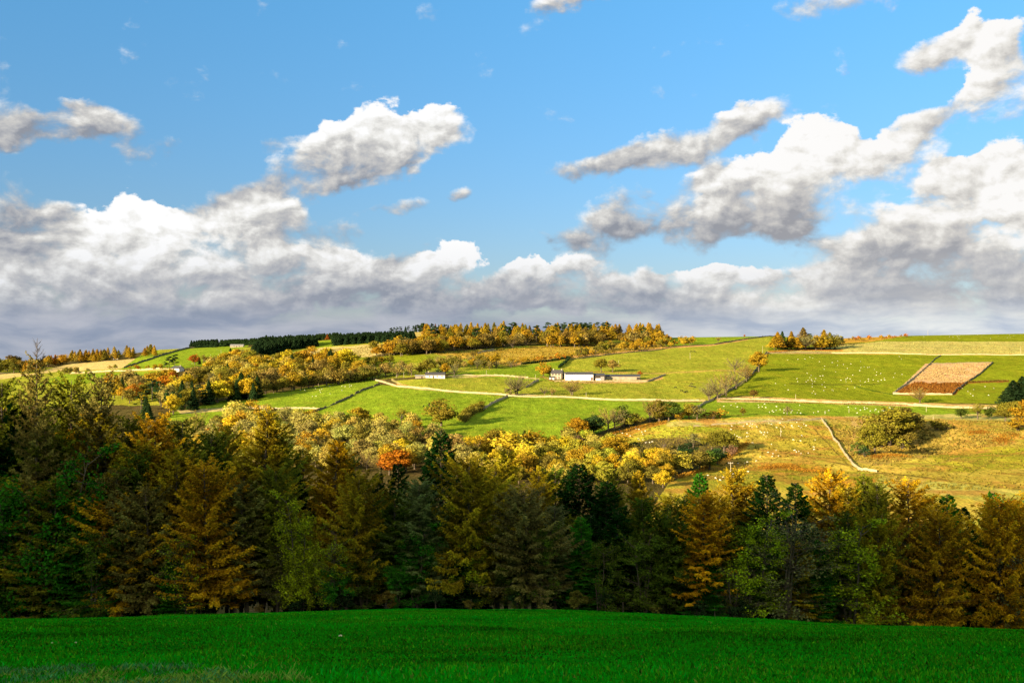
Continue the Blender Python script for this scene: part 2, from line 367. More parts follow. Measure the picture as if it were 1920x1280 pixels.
def land_colour(X, Y, Z):
    px = 960+FPX*X/Y; py = 640-FPX*Z/Y
    c = np.empty((len(X), 3)); c[:] = C_FLOOR
    jx = fbm2(X/9, Y/14, 3); jy = fbm2(X/11+40, Y/16+9, 3)
    for poly, col, j in FIELDS:
        xs = [p[0] for p in poly]; ys = [p[1] for p in poly]
        s = np.nonzero((px > min(xs)-9) & (px < max(xs)+9) & (py > min(ys)-9) & (py < max(ys)+9) & (Y > 250) & (Y < 1600))[0]
        m = in_poly(px[s]+jx[s]*j*2.2, py[s]+jy[s]*j*0.9, poly)
        c[s[m]] = col
    for pts, wd, col in BANDS:
        xs = [p[0] for p in pts]; ys = [p[1] for p in pts]
        s = np.nonzero((px > min(xs)-9) & (px < max(xs)+9) & (py > min(ys)-9) & (py < max(ys)+9) & (Y > 250) & (Y < 1600))[0]
        dd = line_dist(px[s]+jx[s]*3, py[s]+jy[s]*1.2, pts)
        k = np.clip((wd+0.7-dd)/1.4, 0, 1)[:, None]
        c[s] = c[s]*(1-k)+np.array(col)*k
    k = ((py > 778) & (px > 1085) & (Y < 700))[:, None]*sstep(fbm2(X/38+11, Y/26+3, 3), -.02, .34)[:, None]*.6
    c = np.where(c[:, :1] > .12, c*(1-k)+np.array(C_OL)*1.05*k, c)
    k = ((py > 778) & (px > 1085) & (Y < 700))[:, None]*sstep(fbm2(X/16+31, Y/12+3, 4), .08, .32)[:, None]*.7
    c = np.where(c[:, :1] > .12, c*(1-k)+np.array((.32, .17, .03))*k, c)
    return c, px, py
def grass_hill(g, b):
    at = g.nt.nodes.new('ShaderNodeAttribute'); at.attribute_name = 'tone'
    pos = g.nt.nodes.new('ShaderNodeNewGeometry').outputs['Position']
    big = g.noise(g.v('MULTIPLY', pos, (1, .6, 0)), 0.035, 4, 0.6)
    mid = g.noise(g.v('MULTIPLY', pos, (1, .45, 0)), 0.22, 4, 0.65)
    fin = g.noise(g.v('MULTIPLY', pos, (1, .35, 0)), 1.1, 3, 0.7)
    k = g.m('MULTIPLY', g.lin(big, 0.3, 0.7, 0.84, 1.16), g.m('MULTIPLY', g.lin(mid, 0.3, 0.7, 0.72, 1.26), g.lin(fin, 0.25, 0.75, 0.66, 1.32)))
    c = g.v('MULTIPLY', at.outputs['Color'], g.xyz(k, k, k))
    dry = g.m('MULTIPLY', g.sm(g.noise(g.v('MULTIPLY', pos, (1, .5, 0)), 0.09, 5, 0.65), 0.46, 0.66), 0.55)
    c = g.mix(dry, c, g.v('MULTIPLY', c, (1.45, 1.12, 1.5)))
    g.put(c, b.inputs['Base Color'])
    bp = g.nt.nodes.new('ShaderNodeBump'); bp.inputs['Strength'].default_value = 0.8; bp.inputs['Distance'].default_value = 0.7
    g.put(g.m('ADD', g.m('MULTIPLY', fin, 0.6), g.m('MULTIPLY', mid, 1.6)), bp.inputs['Height']); g.put(bp.outputs[0], b.inputs['Normal'])
M_HILL = mat('hillside_grass', rough=1.0, build=grass_hill, spec=0.0)
def build_land():
    Ys = np.concatenate([np.arange(98, 330, 4.0), np.arange(330, 400, 3.5), np.arange(400, 700, 1.35), np.arange(700, 1000, 2.2), np.arange(1000, 1460, 3.2), np.geomspace(1470, 9000, 26)])
    us = np.concatenate([np.linspace(-2.2, -0.60, 60), np.arange(-0.59, 0.59, 0.00085), np.linspace(0.60, 2.2, 60)])
    U, YY = np.meshgrid(us, Ys); X = (U*YY).ravel(); Y = YY.ravel(); Z = terrain(X, Y)
    c, px, py = land_colour(X, Y, Z)
    Z = Z-0.06*(1-sstep(Y, 99, 108))
    ny, nx = U.shape; i = np.arange(ny*nx).reshape(ny, nx)
    f = np.stack([i[:-1, :-1], i[:-1, 1:], i[1:, 1:], i[1:, :-1]], -1).reshape(-1, 4)
    o = obj('hillside', make_mesh('hillside', np.stack([X, Y, Z], -1), f, [M_HILL], smooth=True, col=c))
    tag(o, 'patchwork of green and straw fields on the far hillside', kind='structure')
build_land()

# the near meadow: one dense sheet, rising behind the viewer to the added shading ridge
def meadow_mat(g, b):
    pos = g.nt.nodes.new('ShaderNodeNewGeometry').outputs['Position']
    n1 = g.noise(g.v('MULTIPLY', pos, (0.5, 1.0, 0)), 0.42, 4, 0.55)
    n2 = g.noise(pos, 2.6, 4, 0.65); n3 = g.noise(pos, 9.0, 3, 0.7)
    k = g.m('MULTIPLY', g.lin(n1, 0.34, 0.55, 0.50, 1.08), g.m('MULTIPLY', g.lin(n2, 0.3, 0.7, 0.82, 1.18), g.lin(n3, 0.3, 0.7, 0.68, 1.32)))
    c = g.v('MULTIPLY', (0.006, 0.220, 0.003), g.xyz(k, k, k))
    warm = g.sm(g.noise(pos, 0.9, 5, 0.7), 0.56, 0.72)
    c = g.mix(g.m('MULTIPLY', warm, 0.25), c, (0.045, 0.19, 0.006, 1))
    g.put(c, b.inputs['Base Color'])
    bp = g.nt.nodes.new('ShaderNodeBump'); bp.inputs['Strength'].default_value = 0.6; bp.inputs['Distance'].default_value = 0.06
    g.put(n3, bp.inputs['Height']); g.put(bp.outputs[0], b.inputs['Normal'])
M_MEAD = mat('meadow_turf', rough=1.0, build=meadow_mat, spec=0.0)
def build_meadow():
    xs = np.concatenate([np.linspace(-1000, -90, 110), np.arange(-88, 88, 0.7), np.linspace(90, 300, 32)])
    ys = np.concatenate([np.linspace(-425, -20, 70), np.arange(-18, 102.5, 0.6)])
    XX, YY = np.meshgrid(xs, ys); X = XX.ravel(); Y = YY.ravel(); Z = terrain(X, Y)
    ny, nx = XX.shape; i = np.arange(ny*nx).reshape(ny, nx)
    f = np.stack([i[:-1, :-1], i[:-1, 1:], i[1:, 1:], i[1:, :-1]], -1).reshape(-1, 4)
    o = obj('meadow', make_mesh('meadow', np.stack([X, Y, Z], -1), f, [M_MEAD], smooth=True))
    tag(o, 'shaded deep green pasture falling away in front of the wood', kind='structure')
build_meadow()
# ------------------------------------------------------------------ plant building
def tube(pts, rad, n=6):
    """tapered tube along points -> verts, quads"""
    pts = np.asarray(pts, float); rad = np.asarray(rad, float)
    t = np.gradient(pts, axis=0); t /= np.linalg.norm(t, axis=1, keepdims=True)+1e-9
    ref = np.where(np.abs(t[:, 2:3]) > 0.8, np.array([[1., 0, 0]]), np.array([[0., 0, 1]]))
    a = np.cross(t, ref); a /= np.linalg.norm(a, axis=1, keepdims=True); b = np.cross(t, a)
    th = np.arange(n)/n*2*np.pi
    v = pts[:, None]+rad[:, None, None]*(np.cos(th)[None, :, None]*a[:, None]+np.sin(th)[None, :, None]*b[:, None])
    k = np.arange(len(pts)*n).reshape(len(pts), n); r = np.roll(k, -1, axis=1)
    f = np.stack([k[:-1], r[:-1], r[1:], k[1:]], -1).reshape(-1, 4)
    return v.reshape(-1, 3), f
class Soup:
    def __init__(s): s.v = []; s.f = []; s.sh = []; s.n = 0
    def add(s, v, f, sh=1.0):
        s.v.append(v); s.f.append(f+s.n); s.n += len(v); s.sh.append(np.full(len(v), sh) if np.isscalar(sh) else sh)
    def tube(s, pts, rad, n=5, sh=1.0):
        v, f = tube(pts, rad, n); s.add(v, f, sh)
    def mesh(s, name, mats, smooth=False):
        return make_mesh(name, np.concatenate(s.v), np.concatenate(s.f), mats, smooth, np.concatenate(s.sh))
def unit(v): return v/(np.linalg.norm(v, axis=-1, keepdims=True)+1e-9)
def cards(c, nrm, size, r, aspect=1.0, axis=None):
    """small leaf quads: centres (N,3), normals (N,3), sizes (N,) -> verts, faces"""
    nrm = unit(nrm)
    a = unit(np.cross(nrm, r.normal(size=c.shape))) if axis is None else unit(axis-nrm*np.sum(axis*nrm, 1, keepdims=True))
    b = np.cross(nrm, a)
    h = (size*0.5)[:, None]; a = a*h*aspect; b = b*h
    v = np.stack([c-a-b*0.35, c-b*0.1+a*0.1-b, c+a+b*0.35, c+b], 1).reshape(-1, 3)
    f = np.arange(len(c)*4).reshape(-1, 4)
    return v, f
def foliage_mat(name, tint=(1, 1, 1), contrast=0.5, transl=0.25):
    m = bpy.data.materials.new(name); m.use_nodes = True; nt = m.node_tree; g = G(nt)
    for n in list(nt.nodes): nt.nodes.remove(n)
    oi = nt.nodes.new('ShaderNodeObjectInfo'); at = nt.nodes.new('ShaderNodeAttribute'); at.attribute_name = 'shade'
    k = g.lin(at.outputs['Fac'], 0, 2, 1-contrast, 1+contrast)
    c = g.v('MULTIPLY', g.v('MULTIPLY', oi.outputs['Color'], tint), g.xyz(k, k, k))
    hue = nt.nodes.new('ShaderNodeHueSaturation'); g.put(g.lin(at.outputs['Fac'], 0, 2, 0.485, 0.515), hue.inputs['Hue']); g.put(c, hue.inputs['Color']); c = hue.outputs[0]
    d = nt.nodes.new('ShaderNodeBsdfDiffuse'); g.put(c, d.inputs[0])
    t = nt.nodes.new('ShaderNodeBsdfTranslucent'); g.put(c, t.inputs[0])
    mx = nt.nodes.new('ShaderNodeMixShader'); mx.inputs[0].default_value = transl
    nt.links.new(d.outputs[0], mx.inputs[1]); nt.links.new(t.outputs[0], mx.inputs[2])
    o = nt.nodes.new('ShaderNodeOutputMaterial'); nt.links.new(mx.outputs[0], o.inputs[0])
    return m
M_LEAF = foliage_mat('foliage', contrast=.38)
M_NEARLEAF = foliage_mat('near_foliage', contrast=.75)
M_BARK = mat('bark', (0.10, 0.075, 0.05), build=speckled((0.10, 0.075, 0.05), 6))
M_PALEBARK = mat('pale_bark', build=speckled((0.36, 0.31, 0.24), 4))

# unit-height trees; each returns (crown mesh, trunk mesh)
def limb_paths(r, root, tips, bend=0.12):
    out = []
    for t in tips:
        m = root+(t-root)*0.5+r.normal(size=3)*bend*np.linalg.norm(t-root)*0.5; m[2] += 0.02
        out.append(np.stack([root, root*.55+m*.45+np.array([0, 0, .01]), m, (m+t)/2+r.normal(size=3)*.008, t]))
    return out
def broad_tree(seed, nf=3400, w=0.44, base=0.16, ncl=26, leaf=0.034, open_=0.0, stems=1):
    r = np.random.default_rng(seed); cr = Soup(); tr = Soup()
    cz = (1+base)/2; hz = (1-base)/2
    cl = []
    while len(cl) < ncl:
        p = r.normal(size=3); p /= np.linalg.norm(p); q = r.random()**0.45*0.80
        p = p*q*np.array([w, w, hz]); z = p[2]/hz
        p[:2] *= 1.0-0.25*max(z, 0)-0.12*max(-z, 0)
        cl.append(p+np.array([0, 0, cz]))
    cl = np.array(cl); cl[0] = [0, 0, 1-0.10]
    cr_r = r.uniform(0.10, 0.185, ncl)*(1-0.25*open_)
    per = nf//ncl
    for c, rad in zip(cl, cr_r):
        d = unit(r.normal(size=(per, 3))); d[:, 2] = d[:, 2]*0.9+0.12; 
        q = rad*r.uniform(0.55, 1.08+open_*0.5, (per, 1))
        pos = c+d*q*np.array([1, 1, 0.85]); pos[:, 2] = np.maximum(pos[:, 2], 0.05)
        v, f = cards(pos, d+r.normal(size=d.shape)*0.55, leaf*r.uniform(0.6, 1.5, per), r, 1.2)
        cr.add(v, f, np.repeat(np.clip(r.normal(1, 0.28)+r.normal(0, 0.35, per), 0, 2), 4))
    for s in range(stems):
        rt = np.array([r.normal()*0.03*(stems > 1), r.normal()*0.03*(stems > 1), -0.03]); top = np.array([rt[0]*2, rt[1]*2, base+0.18])
        tr.tube([rt, (rt+top)/2+r.normal(size=3)*.01, top], [0.032/stems**.5, 0.024/stems**.5, 0.016/stems**.5], 7)
        for pth in limb_paths(r, top-np.array([0, 0, .08]), cl[s::stems][:12]): tr.tube(pth, [0.013, 0.010, 0.008, 0.005, 0.003], 4)
    return cr.mesh('crown', [M_LEAF]), tr.mesh('trunk', [M_BARK], True)
def bare_tree(seed, w=0.42, base=0.14, nb=18, twigs=64, stems=1):
    """leafless or nearly leafless tree: limbs, branches and a cloud of fine twigs"""
    r = np.random.default_rng(seed); cr = Soup(); tr = Soup()
    for s in range(stems):
        o = r.normal(size=3)*np.array([.05, .05, 0])*(stems > 1)
        tr.tube([o+[0, 0, -0.03], o+[r.normal()*.01, 0, base], o*1.4+[0, 0, base+.25]], [0.028, 0.021, 0.012], 7)
        for k in range(nb):
            a = r.uniform(0, 6.28); e = r.uniform(0.35, 1.35)
            L = (w*abs(math.cos(e))+(1-base)*0.62*math.sin(e))*r.uniform(0.75, 1.05)
            st = o+np.array([0, 0, base+r.uniform(-0.02, 0.22)]); d = np.array([math.cos(a)*math.cos(e), math.sin(a)*math.cos(e), math.sin(e)])
            pth = [st]
            for q in range(4): pth.append(pth[-1]+unit(d+r.normal(size=3)*.16+np.array([0, 0, .10*q]))*L/4)
            pth = np.array(pth); pth[:, 2] = np.minimum(pth[:, 2], 1.0)
            tr.tube(pth, np.array([.011, .009, .006, .004, .002]), 4)
            # twigs: very thin long cards
            t = r.uniform(0.25, 1.0, twigs)*4; i = np.minimum(t.astype(int), 3); fr = (t-i)[:, None]
            p0 = pth[i]*(1-fr)+pth[i+1]*fr
            dd = unit(d*0.8+r.normal(size=(twigs, 3))*0.75+np.array([0, 0, .35])); Lt = r.uniform(.03, .10, twigs)
            v, f = cards(p0+dd*Lt[:, None]*.8, np.cross(dd, r.normal(size=dd.shape)), np.full(twigs, .0095), r, 1.0, axis=dd)
            vv = v.reshape(-1, 4, 3); cc = vv.mean(1, keepdims=True); ax = dd[:, None]
            al = np.sum((vv-cc)*ax, 2, keepdims=True); vv = vv+ax*al*(Lt[:, None, None]/.0095-1)
            cr.add(vv.reshape(-1, 3), f, np.repeat(r.uniform(.5, 1.5, twigs), 4))
    return cr.mesh('crown', [M_LEAF]), tr.mesh('trunk', [M_BARK], True)
def cone_tree(seed, nf=1400, w=0.17, base=0.10, leaf=0.04, layers=18, droop=0.15, ragged=0.35, power=0.9, trunk_r=.014):
    """distant conifer: whorls of boughs"""
    r = np.random.default_rng(seed); cr = Soup(); tr = Soup()
    nb = layers*7; per = max(6, nf//nb)
    for k in range(nb):
        z = base+(1-base)*((k+r.random())/nb)**0.92
        L = w*((1-z)/(1-base))**power*r.uniform(1-ragged, 1.15)+0.012
        a = k*2.399+r.normal()*.3; u = np.array([math.cos(a), math.sin(a), 0])
        t = r.uniform(0.1, 1.0, per)**0.8
        pos = np.array([0, 0, z])+u*(t*L)[:, None]; pos[:, 2] += -droop*L*t+0.35*droop*L*t*t*2+r.normal(size=per)*0.008
        pos += np.cross(u, [0, 0, 1])*(r.normal(size=per)*0.28*L*(1.1-t*.5))[:, None]
        nrm = np.array([0, 0, 1.0])*0.55+u*0.6+r.normal(size=(per, 3))*0.45
        v, f = cards(pos, nrm, leaf*r.uniform(.6, 1.4, per)*(0.55+0.6*(1-z)), r, 1.5, axis=np.tile(u, (per, 1))+r.normal(size=(per, 3))*.4)
        cr.add(v, f, np.repeat(np.clip(r.normal(1, .3)+r.normal(0, .3, per), 0, 2), 4))
    tr.tube([[0, 0, -.03], [r.normal()*.004, 0, .5], [0, 0, .985]], [trunk_r, trunk_r*.6, .002], 6)
    return cr.mesh('crown', [M_LEAF]), tr.mesh('trunk', [M_BARK], True)
def pine_tree(seed, nf=900):
    r = np.random.default_rng(seed); cr = Soup(); tr = Soup()
    tr.tube([[0, 0, -.03], [.01, 0, .4], [r.normal()*.02, r.normal()*.02, .93]], [.02, .016, .006], 6)
    for k in range(15):
        z = r.uniform(.42, .97); L = .20*(1.15-z)**.5*r.uniform(.7, 1.2); a = r.uniform(0, 6.28)
        c = np.array([math.cos(a)*L, math.sin(a)*L, z]); tr.tube([[0, 0, z-.05], c*.6+np.array([0, 0, z*.4-.02]), c], [.007, .005, .003], 4)
        per = nf//15; d = unit(r.normal(size=(per, 3))); pos = c+d*r.uniform(.3, 1, (per, 1))*np.array([.10, .10, .045])
        v, f = cards(pos, d+np.array([0, 0, .6])+r.normal(size=d.shape)*.4, .032*r.uniform(.6, 1.4, per), r, 1.3)
        cr.add(v, f, np.repeat(np.clip(r.normal(1, .3)+r.normal(0, .3, per), 0, 2), 4))
    return cr.mesh('crown', [M_LEAF]), tr.mesh('trunk', [M_BARK], True)
LIB = {
 'round': [broad_tree(10+i, 3600, w=.40+.04*(i % 3), base=.12+.03*(i % 2), ncl=30+4*i) for i in range(5)],
 'tall':  [broad_tree(30+i, 3000, w=.26+.03*i, base=.12, ncl=32, open_=.3) for i in range(3)],
 'loose': [broad_tree(40+i, 1700, w=.40, base=.18, ncl=20, leaf=.027, open_=1.0) for i in range(3)],
 'bare':  [bare_tree(50+i, w=.40+.05*i, stems=1+(i > 1)) for i in range(3)],
 'bush':  [broad_tree(60+i, 1500, w=.62, base=.0, ncl=18, leaf=.05, stems=2) for i in range(3)],
 'larch': [cone_tree(70+i, 3000, leaf=.030, w=.20+.03*i, base=.10+.03*i, ragged=.4) for i in range(4)],
 'spruce': [cone_tree(80+i, 3400, leaf=.032, w=.19+.02*i, base=.03, ragged=.2, droop=.3, power=.85) for i in range(3)],
 'pine':  [pine_tree(90+i) for i in range(2)],
}
# merged single-mesh versions for trees too small in the picture to show their parts
def merge_small(pair, keep=0.4, seed=1, grow=1.45):
    r = np.random.default_rng(seed); c, t = pair
    n = len(c.vertices); co = np.empty(n*3); c.vertices.foreach_get('co', co); co = co.reshape(-1, 4, 3)
    sh = np.empty(n); c.attributes['shade'].data.foreach_get('value', sh); sh = sh.reshape(-1, 4)
    k = r.random(len(co)) < keep; co = co[k]; sh = sh[k]; m = co.mean(1, keepdims=True); co = m+(co-m)*grow
    nt_ = len(t.vertices); ct = np.empty(nt_*3); t.vertices.foreach_get('co', ct); ct = ct.reshape(-1, 3)
    ft = np.empty(len(t.polygons)*4, dtype=np.int32); t.loops.foreach_get('vertex_index', ft); ft = ft.reshape(-1, 4)
    v = np.concatenate([co.reshape(-1, 3), ct]); f = np.concatenate([np.arange(len(co)*4).reshape(-1, 4), ft+len(co)*4])
    return make_mesh('small_tree', v, f, [M_LEAF, M_BARK], False, np.concatenate([sh.ravel(), np.ones(nt_)]), mat_idx=np.concatenate([np.zeros(len(co)), np.ones(len(ft))]))
SMALL = {k: [merge_small(p, .40, grow=1.4) for p in v] for k, v in LIB.items() if k not in ('bare',)}
SMALL['pine'] = [merge_small(p, .9, grow=1.5) for p in LIB['pine']]
SMALL['bare'] = [merge_small(p, .8, grow=1.2) for p in LIB['bare']]
KIND_NAME = {'round': 'broadleaf_tree', 'tall': 'birch_tree', 'loose': 'thin_leaved_tree', 'bare': 'bare_tree', 'bush': 'bush', 'larch': 'larch_tree', 'spruce': 'spruce_tree', 'pine': 'pine_tree'}
CAT = {'round': 'tree', 'tall': 'birch', 'loose': 'tree', 'bare': 'bare tree', 'bush': 'bush', 'larch': 'larch', 'spruce': 'spruce', 'pine': 'pine'}
PAL = {  # real leaf colours
 'yellow': (.44, .31, .018), 'gold': (.35, .225, .018), 'lemon': (.50, .38, .03), 'straw': (.35, .28, .05), 'pale': (.29, .26, .065), 'olive': (.16, .135, .022),
 'orange': (.38, .145, .012), 'rust': (.28, .085, .012), 'brown': (.150, .105, .020), 'tan': (.25, .185, .045), 'green': (.07, .10, .015), 'dark': (.026, .050, .015),
 'deep': (.018, .036, .013), 'grey': (.18, .155, .06), 'oak': (.165, .140, .016), 'ygreen': (.30, .28, .03), 'amber': (.29, .175, .013), 'bracken': (.27, .135, .016), 'plum': (.16, .085, .05)}
CW = {'yellow': 'bright yellow', 'gold': 'golden', 'lemon': 'lemon yellow', 'straw': 'straw coloured', 'pale': 'pale yellow-grey', 'olive': 'olive green', 'orange': 'orange', 'rust': 'rust red',
      'brown': 'brown', 'tan': 'tan', 'green': 'green', 'dark': 'dark green', 'deep': 'blackish green', 'grey': 'grey-brown', 'oak': 'olive brown', 'ygreen': 'yellow-green', 'amber': 'amber', 'plum': 'purplish brown'}
SIZEW = lambda h, lo, hi: 'small ' if h < lo else ('tall ' if h > hi else '')
def jitter(c, r, a=.16):
    k = 1+r.uniform(-a, a); return tuple(float(np.clip(x*k*(1+r.uniform(-.07, .07)), 0, 1)) for x in c)
WIDE = {'round': 1.38, 'tall': 1.6, 'loose': 1.35, 'bare': 1.1, 'bush': 1.2, 'larch': 1.75, 'spruce': 1.3, 'pine': 1.3}
def plant(kind, X, Y, h, colour, label, group=None, small=None, r=RNG, wide=1.0, z=None, jit=.16):
    """one plant, rooted on the ground"""
    z = tz(X, Y) if z is None else z
    px_h = h/Y*FPX*1024/1920
    small = (px_h < 17) if small is None else small
    nm0 = 'beech_tree' if (kind == 'round' and colour in ('orange', 'rust', 'amber', 'brown', 'tan')) else KIND_NAME[kind]
    i = int(r.integers(len(LIB[kind]))); name = nm0
    c = (*jitter(PAL[colour], r, jit), 1)
    wd = h*wide*WIDE.get(kind, 1.25)*r.uniform(.92, 1.12)
    if small:
        o = obj(name, SMALL[kind][i]); o.location = (X, Y, z-.05); o.scale = (wd, wd, h); o.rotation_euler = (0, 0, r.uniform(0, 6.28)); o.color = c
    else:
        o = empty(name, (X, Y, z-.05), r.uniform(0, 6.28), (wd, wd, h))
        a = obj('crown' , LIB[kind][i][0], o); a.color = c
        b = obj('trunk', LIB[kind][i][1], o)
    tag(o, label, CAT[kind], group)
    return o
def at_pix(px, base, h, kind, colour, label, group=None, wide=1.0, dy=0.0):
    X, Y, z = ground_at(px, base)
    return plant(kind, X, Y+dy, h/FPX*Y, colour, label, group, wide=wide)
def scatter(poly, n, kinds, hpx, where, group, mind=6.0, seed=0, y_label=None, small=None, along=None):
    """individual plants inside an outline on the hillside (photograph pixels); the label names look and place"""
    r = np.random.default_rng(seed); xs = [p[0] for p in poly]; ys = [p[1] for p in poly]
    placed = []; tries = 0
    names = list(kinds.keys()); wts = np.array([kinds[k] for k in names], float); wts /= wts.sum()
    while len(placed) < n and tries < n*60:
        tries += 1
        px = r.uniform(min(xs), max(xs)); py = r.uniform(min(ys), max(ys))
        if not in_poly(np.array([px]), np.array([py]), poly)[0]: continue
        X, Y, z = ground_at(px, py)
        if any((X-a)**2+(Y-b)**2 < mind*mind for a, b in placed): continue
        placed.append((X, Y))
        kind, colour = names[int(r.choice(len(names), p=wts))].split(':')
        hp = r.uniform(*hpx); h = hp/FPX*Y
        w = where(px, py) if callable(where) else where
        size = SIZEW(hp, hpx[0]+(hpx[1]-hpx[0])*.3, hpx[0]+(hpx[1]-hpx[0])*.75)
        nm = ('beech_tree' if (kind == 'round' and colour in ('orange', 'rust', 'amber', 'brown', 'tan')) else KIND_NAME[kind]).replace('_', ' ')
        plant(kind, X, Y, h, colour, f'{size}{CW[colour]} {nm} {w}', f'{CW[colour]} {nm}{"es" if nm == "bush" else "s"} {w}', r=r, small=small)
    return placed
# ------------------------------------------------------------------ trees on the far hillside
def thirds(x0, x1, a, b, c):
    return lambda px, py: a if px < x0+(x1-x0)/3 else (c if px > x1-(x1-x0)/3 else b)
# larch and beech forest on the skyline
r0 = np.random.default_rng(5)
sky_where = thirds(700, 1250, 'at the western end of the skyline forest', 'in the middle of the skyline forest', 'at the eastern end of the skyline forest')
scatter([(790,634),(1245,634),(1238,640),(1010,641),(800,652)], 118, {'larch:gold': 5, 'larch:amber': 4, 'larch:oak': 2, 'pine:dark': 1.0, 'larch:brown': 1}, (24, 33), sky_where, '', 7, 11)
scatter([(735,668),(700,670),(790,652),(1000,644),(1240,640),(1236,645),(1060,652),(1000,650),(900,657),(830,662)], 120, {'tall:brown': 4, 'tall:amber': 3, 'tall:tan': 2, 'round:oak': 2, 'larch:amber': 1, 'bare:brown': 1}, (20, 30), thirds(700, 1250, 'below the skyline forest, west end', 'below the skyline forest, middle', 'below the skyline forest, east end'), '', 5, 12)
scatter([(690,672),(700,662),(790,650),(830,660),(760,668)], 16, {'round:amber': 3, 'round:oak': 2, 'round:gold': 2, 'round:brown': 2}, (20, 30), 'on the slope below the west end of the skyline forest', '', 8, 13)
for x in (1055, 1070, 1083, 1097, 1107, 1120, 1132, 1143, 1030, 1085, 960): at_pix(x+r0.uniform(-3, 3), 637, 33, 'pine', 'dark', 'dark green pine standing above the golden skyline forest', 'dark pines in the skyline forest')
for x, h in ((1232, 22), (1240, 18), (1222, 24)): at_pix(x, 638, h, 'round', 'brown', 'rounded brown tree closing the east end of the skyline forest', 'brown trees closing the skyline forest')
# dark pines on the brow
scatter([(760,617),(850,614),(850,621),(760,623)], 26, {'spruce:deep': 3, 'pine:deep': 2, 'spruce:plum': 1}, (11, 16), 'in the dark clump on the brow of the hill', '', 4, 14)
for x in (733, 739, 745, 751): at_pix(x, 625, 11+(x % 3)*2, 'pine', 'deep', 'wind-bent dark pine alone on the brow left of the clump', 'wind-bent pines on the brow')
# bushes and young trees right of the forest
scatter([(1140,655),(1180,642),(1300,643),(1300,648),(1180,658)], 40, {'round:gold': 3, 'bush:amber': 3, 'round:oak': 2, 'bush:olive': 1.5}, (9, 17), 'in the scrub below the east end of the skyline forest', '', 5, 15)
scatter([(1075,668),(1130,655),(1150,655),(1140,663),(1090,670)], 16, {'bush:olive': 3, 'round:oak': 2, 'bush:amber': 1}, (10, 18), 'in the olive scrub below the skyline forest', '', 5, 16)
scatter([(940,678),(1100,664),(1110,668),(960,685)], 26, {'bush:orange': 2, 'bush:amber': 3, 'bush:gold': 2}, (6, 11), 'in the orange bracken scrub above the long hedge', '', 5, 17)
# trees between the slopes: the hedgerow wood above the white cottage
scatter([(800,692),(850,694),(960,690),(975,683),(880,680),(820,684)], 30, {'round:oak': 2, 'tall:tan': 2, 'bare:grey': 2, 'round:olive': 1, 'tall:amber': 1.5, 'bush:amber': 1}, (13, 24), 'in the tree belt right of the white cottage', '', 5, 18)
at_pix(800, 700, 27, 'round', 'oak', 'round olive oak directly behind the white cottage'); at_pix(786, 701, 20, 'round', 'olive', 'small olive tree touching the left end of the white cottage')
scatter([(700,709),(775,706),(775,702),(705,704)], 9, {'bare:grey': 3, 'loose:tan': 2, 'round:brown': 1}, (22, 30), 'beside the track junction left of the white cottage', '', 6, 19)
for x, y, h, k, c in ((835,703,22,'tall','amber'),(852,704,24,'bare','grey'),(888,672,16,'loose','brown'),(822,703,12,'bush','dark')): at_pix(x, y, h, k, c, f'{CW[c]} {KIND_NAME[k].replace("_", " ")} by the gable end of the white cottage')
scatter([(655,698),(700,690),(760,680),(780,676),(700,680)], 8, {'round:oak': 2, 'round:amber': 2, 'loose:brown': 1}, (14, 22), 'in the line below the upper straw field', '', 7, 20)
# farm trees
for x, y, h, k, c, l in ((1127,698,27,'round','oak','rounded olive brown tree left of the pair above the barns'), (1149,698,24,'round','tan','rounded tan tree right of the pair above the barns'),
  (1019,706,27,'round','amber','amber tree leaning on the farmhouse gable'), (1030,706,19,'round','oak','small olive tree close against the farmhouse'),
  (970,741,42,'bare','grey','large bare tree by the wall corner below the farm'), (957,741,18,'bush','grey','small grey bush left of the bare tree below the farm'), (1073,741,32,'bare','tan','bare spreading tree alone below the barns'),
  (1021,741,20,'bare','grey','bare low tree left of the two below the farm'), (1036,741,15,'bare','tan','thin bare sapling below the farmhouse'), (1200,704,9,'bush','rust','rust red bush at the end of the low shed'),
  (1413,748,18,'round','brown','rounded brown tree alone right of the long field wall'),(1393,778,14,'tall','oak','narrow upright little tree in the lower green strip'),(1476,778,17,'loose','grey','small grey thinly leaved tree in the lower green strip'),
  (1396,632,5,'tall','rust','tiny pinkish tree on the skyline left of the larch clump'),(1347,640,9,'bare','tan','tiny bare tree on the skyline wall'),(1423,697,38,'round','amber','bright orange tree beside the dark field wall'),
  (1345,749,44,'bare','grey','bare grey tree at the foot of the dark field wall'),(1362,742,48,'bare','tan','large bare tree leaning over the dark field wall'),(1330,749,32,'bare','grey','low bare tree leftmost at the foot of the dark field wall'),
  (1380,730,40,'bare','grey','bare tree halfway up the dark field wall'),(1398,716,36,'bare','tan','tan bare tree next to the bright orange one'),(1404,712,20,'loose','amber','small amber tree under the bright orange one'),(1378,697,32,'bare','grey','bare tree standing out in the pasture above the dark wall'),
  (1723,756,32,'bare','tan','faint bare tree below the tan and rust plot')): at_pix(x, y, h, k, c, l, wide=1.15 if k == 'bare' else 1.0)
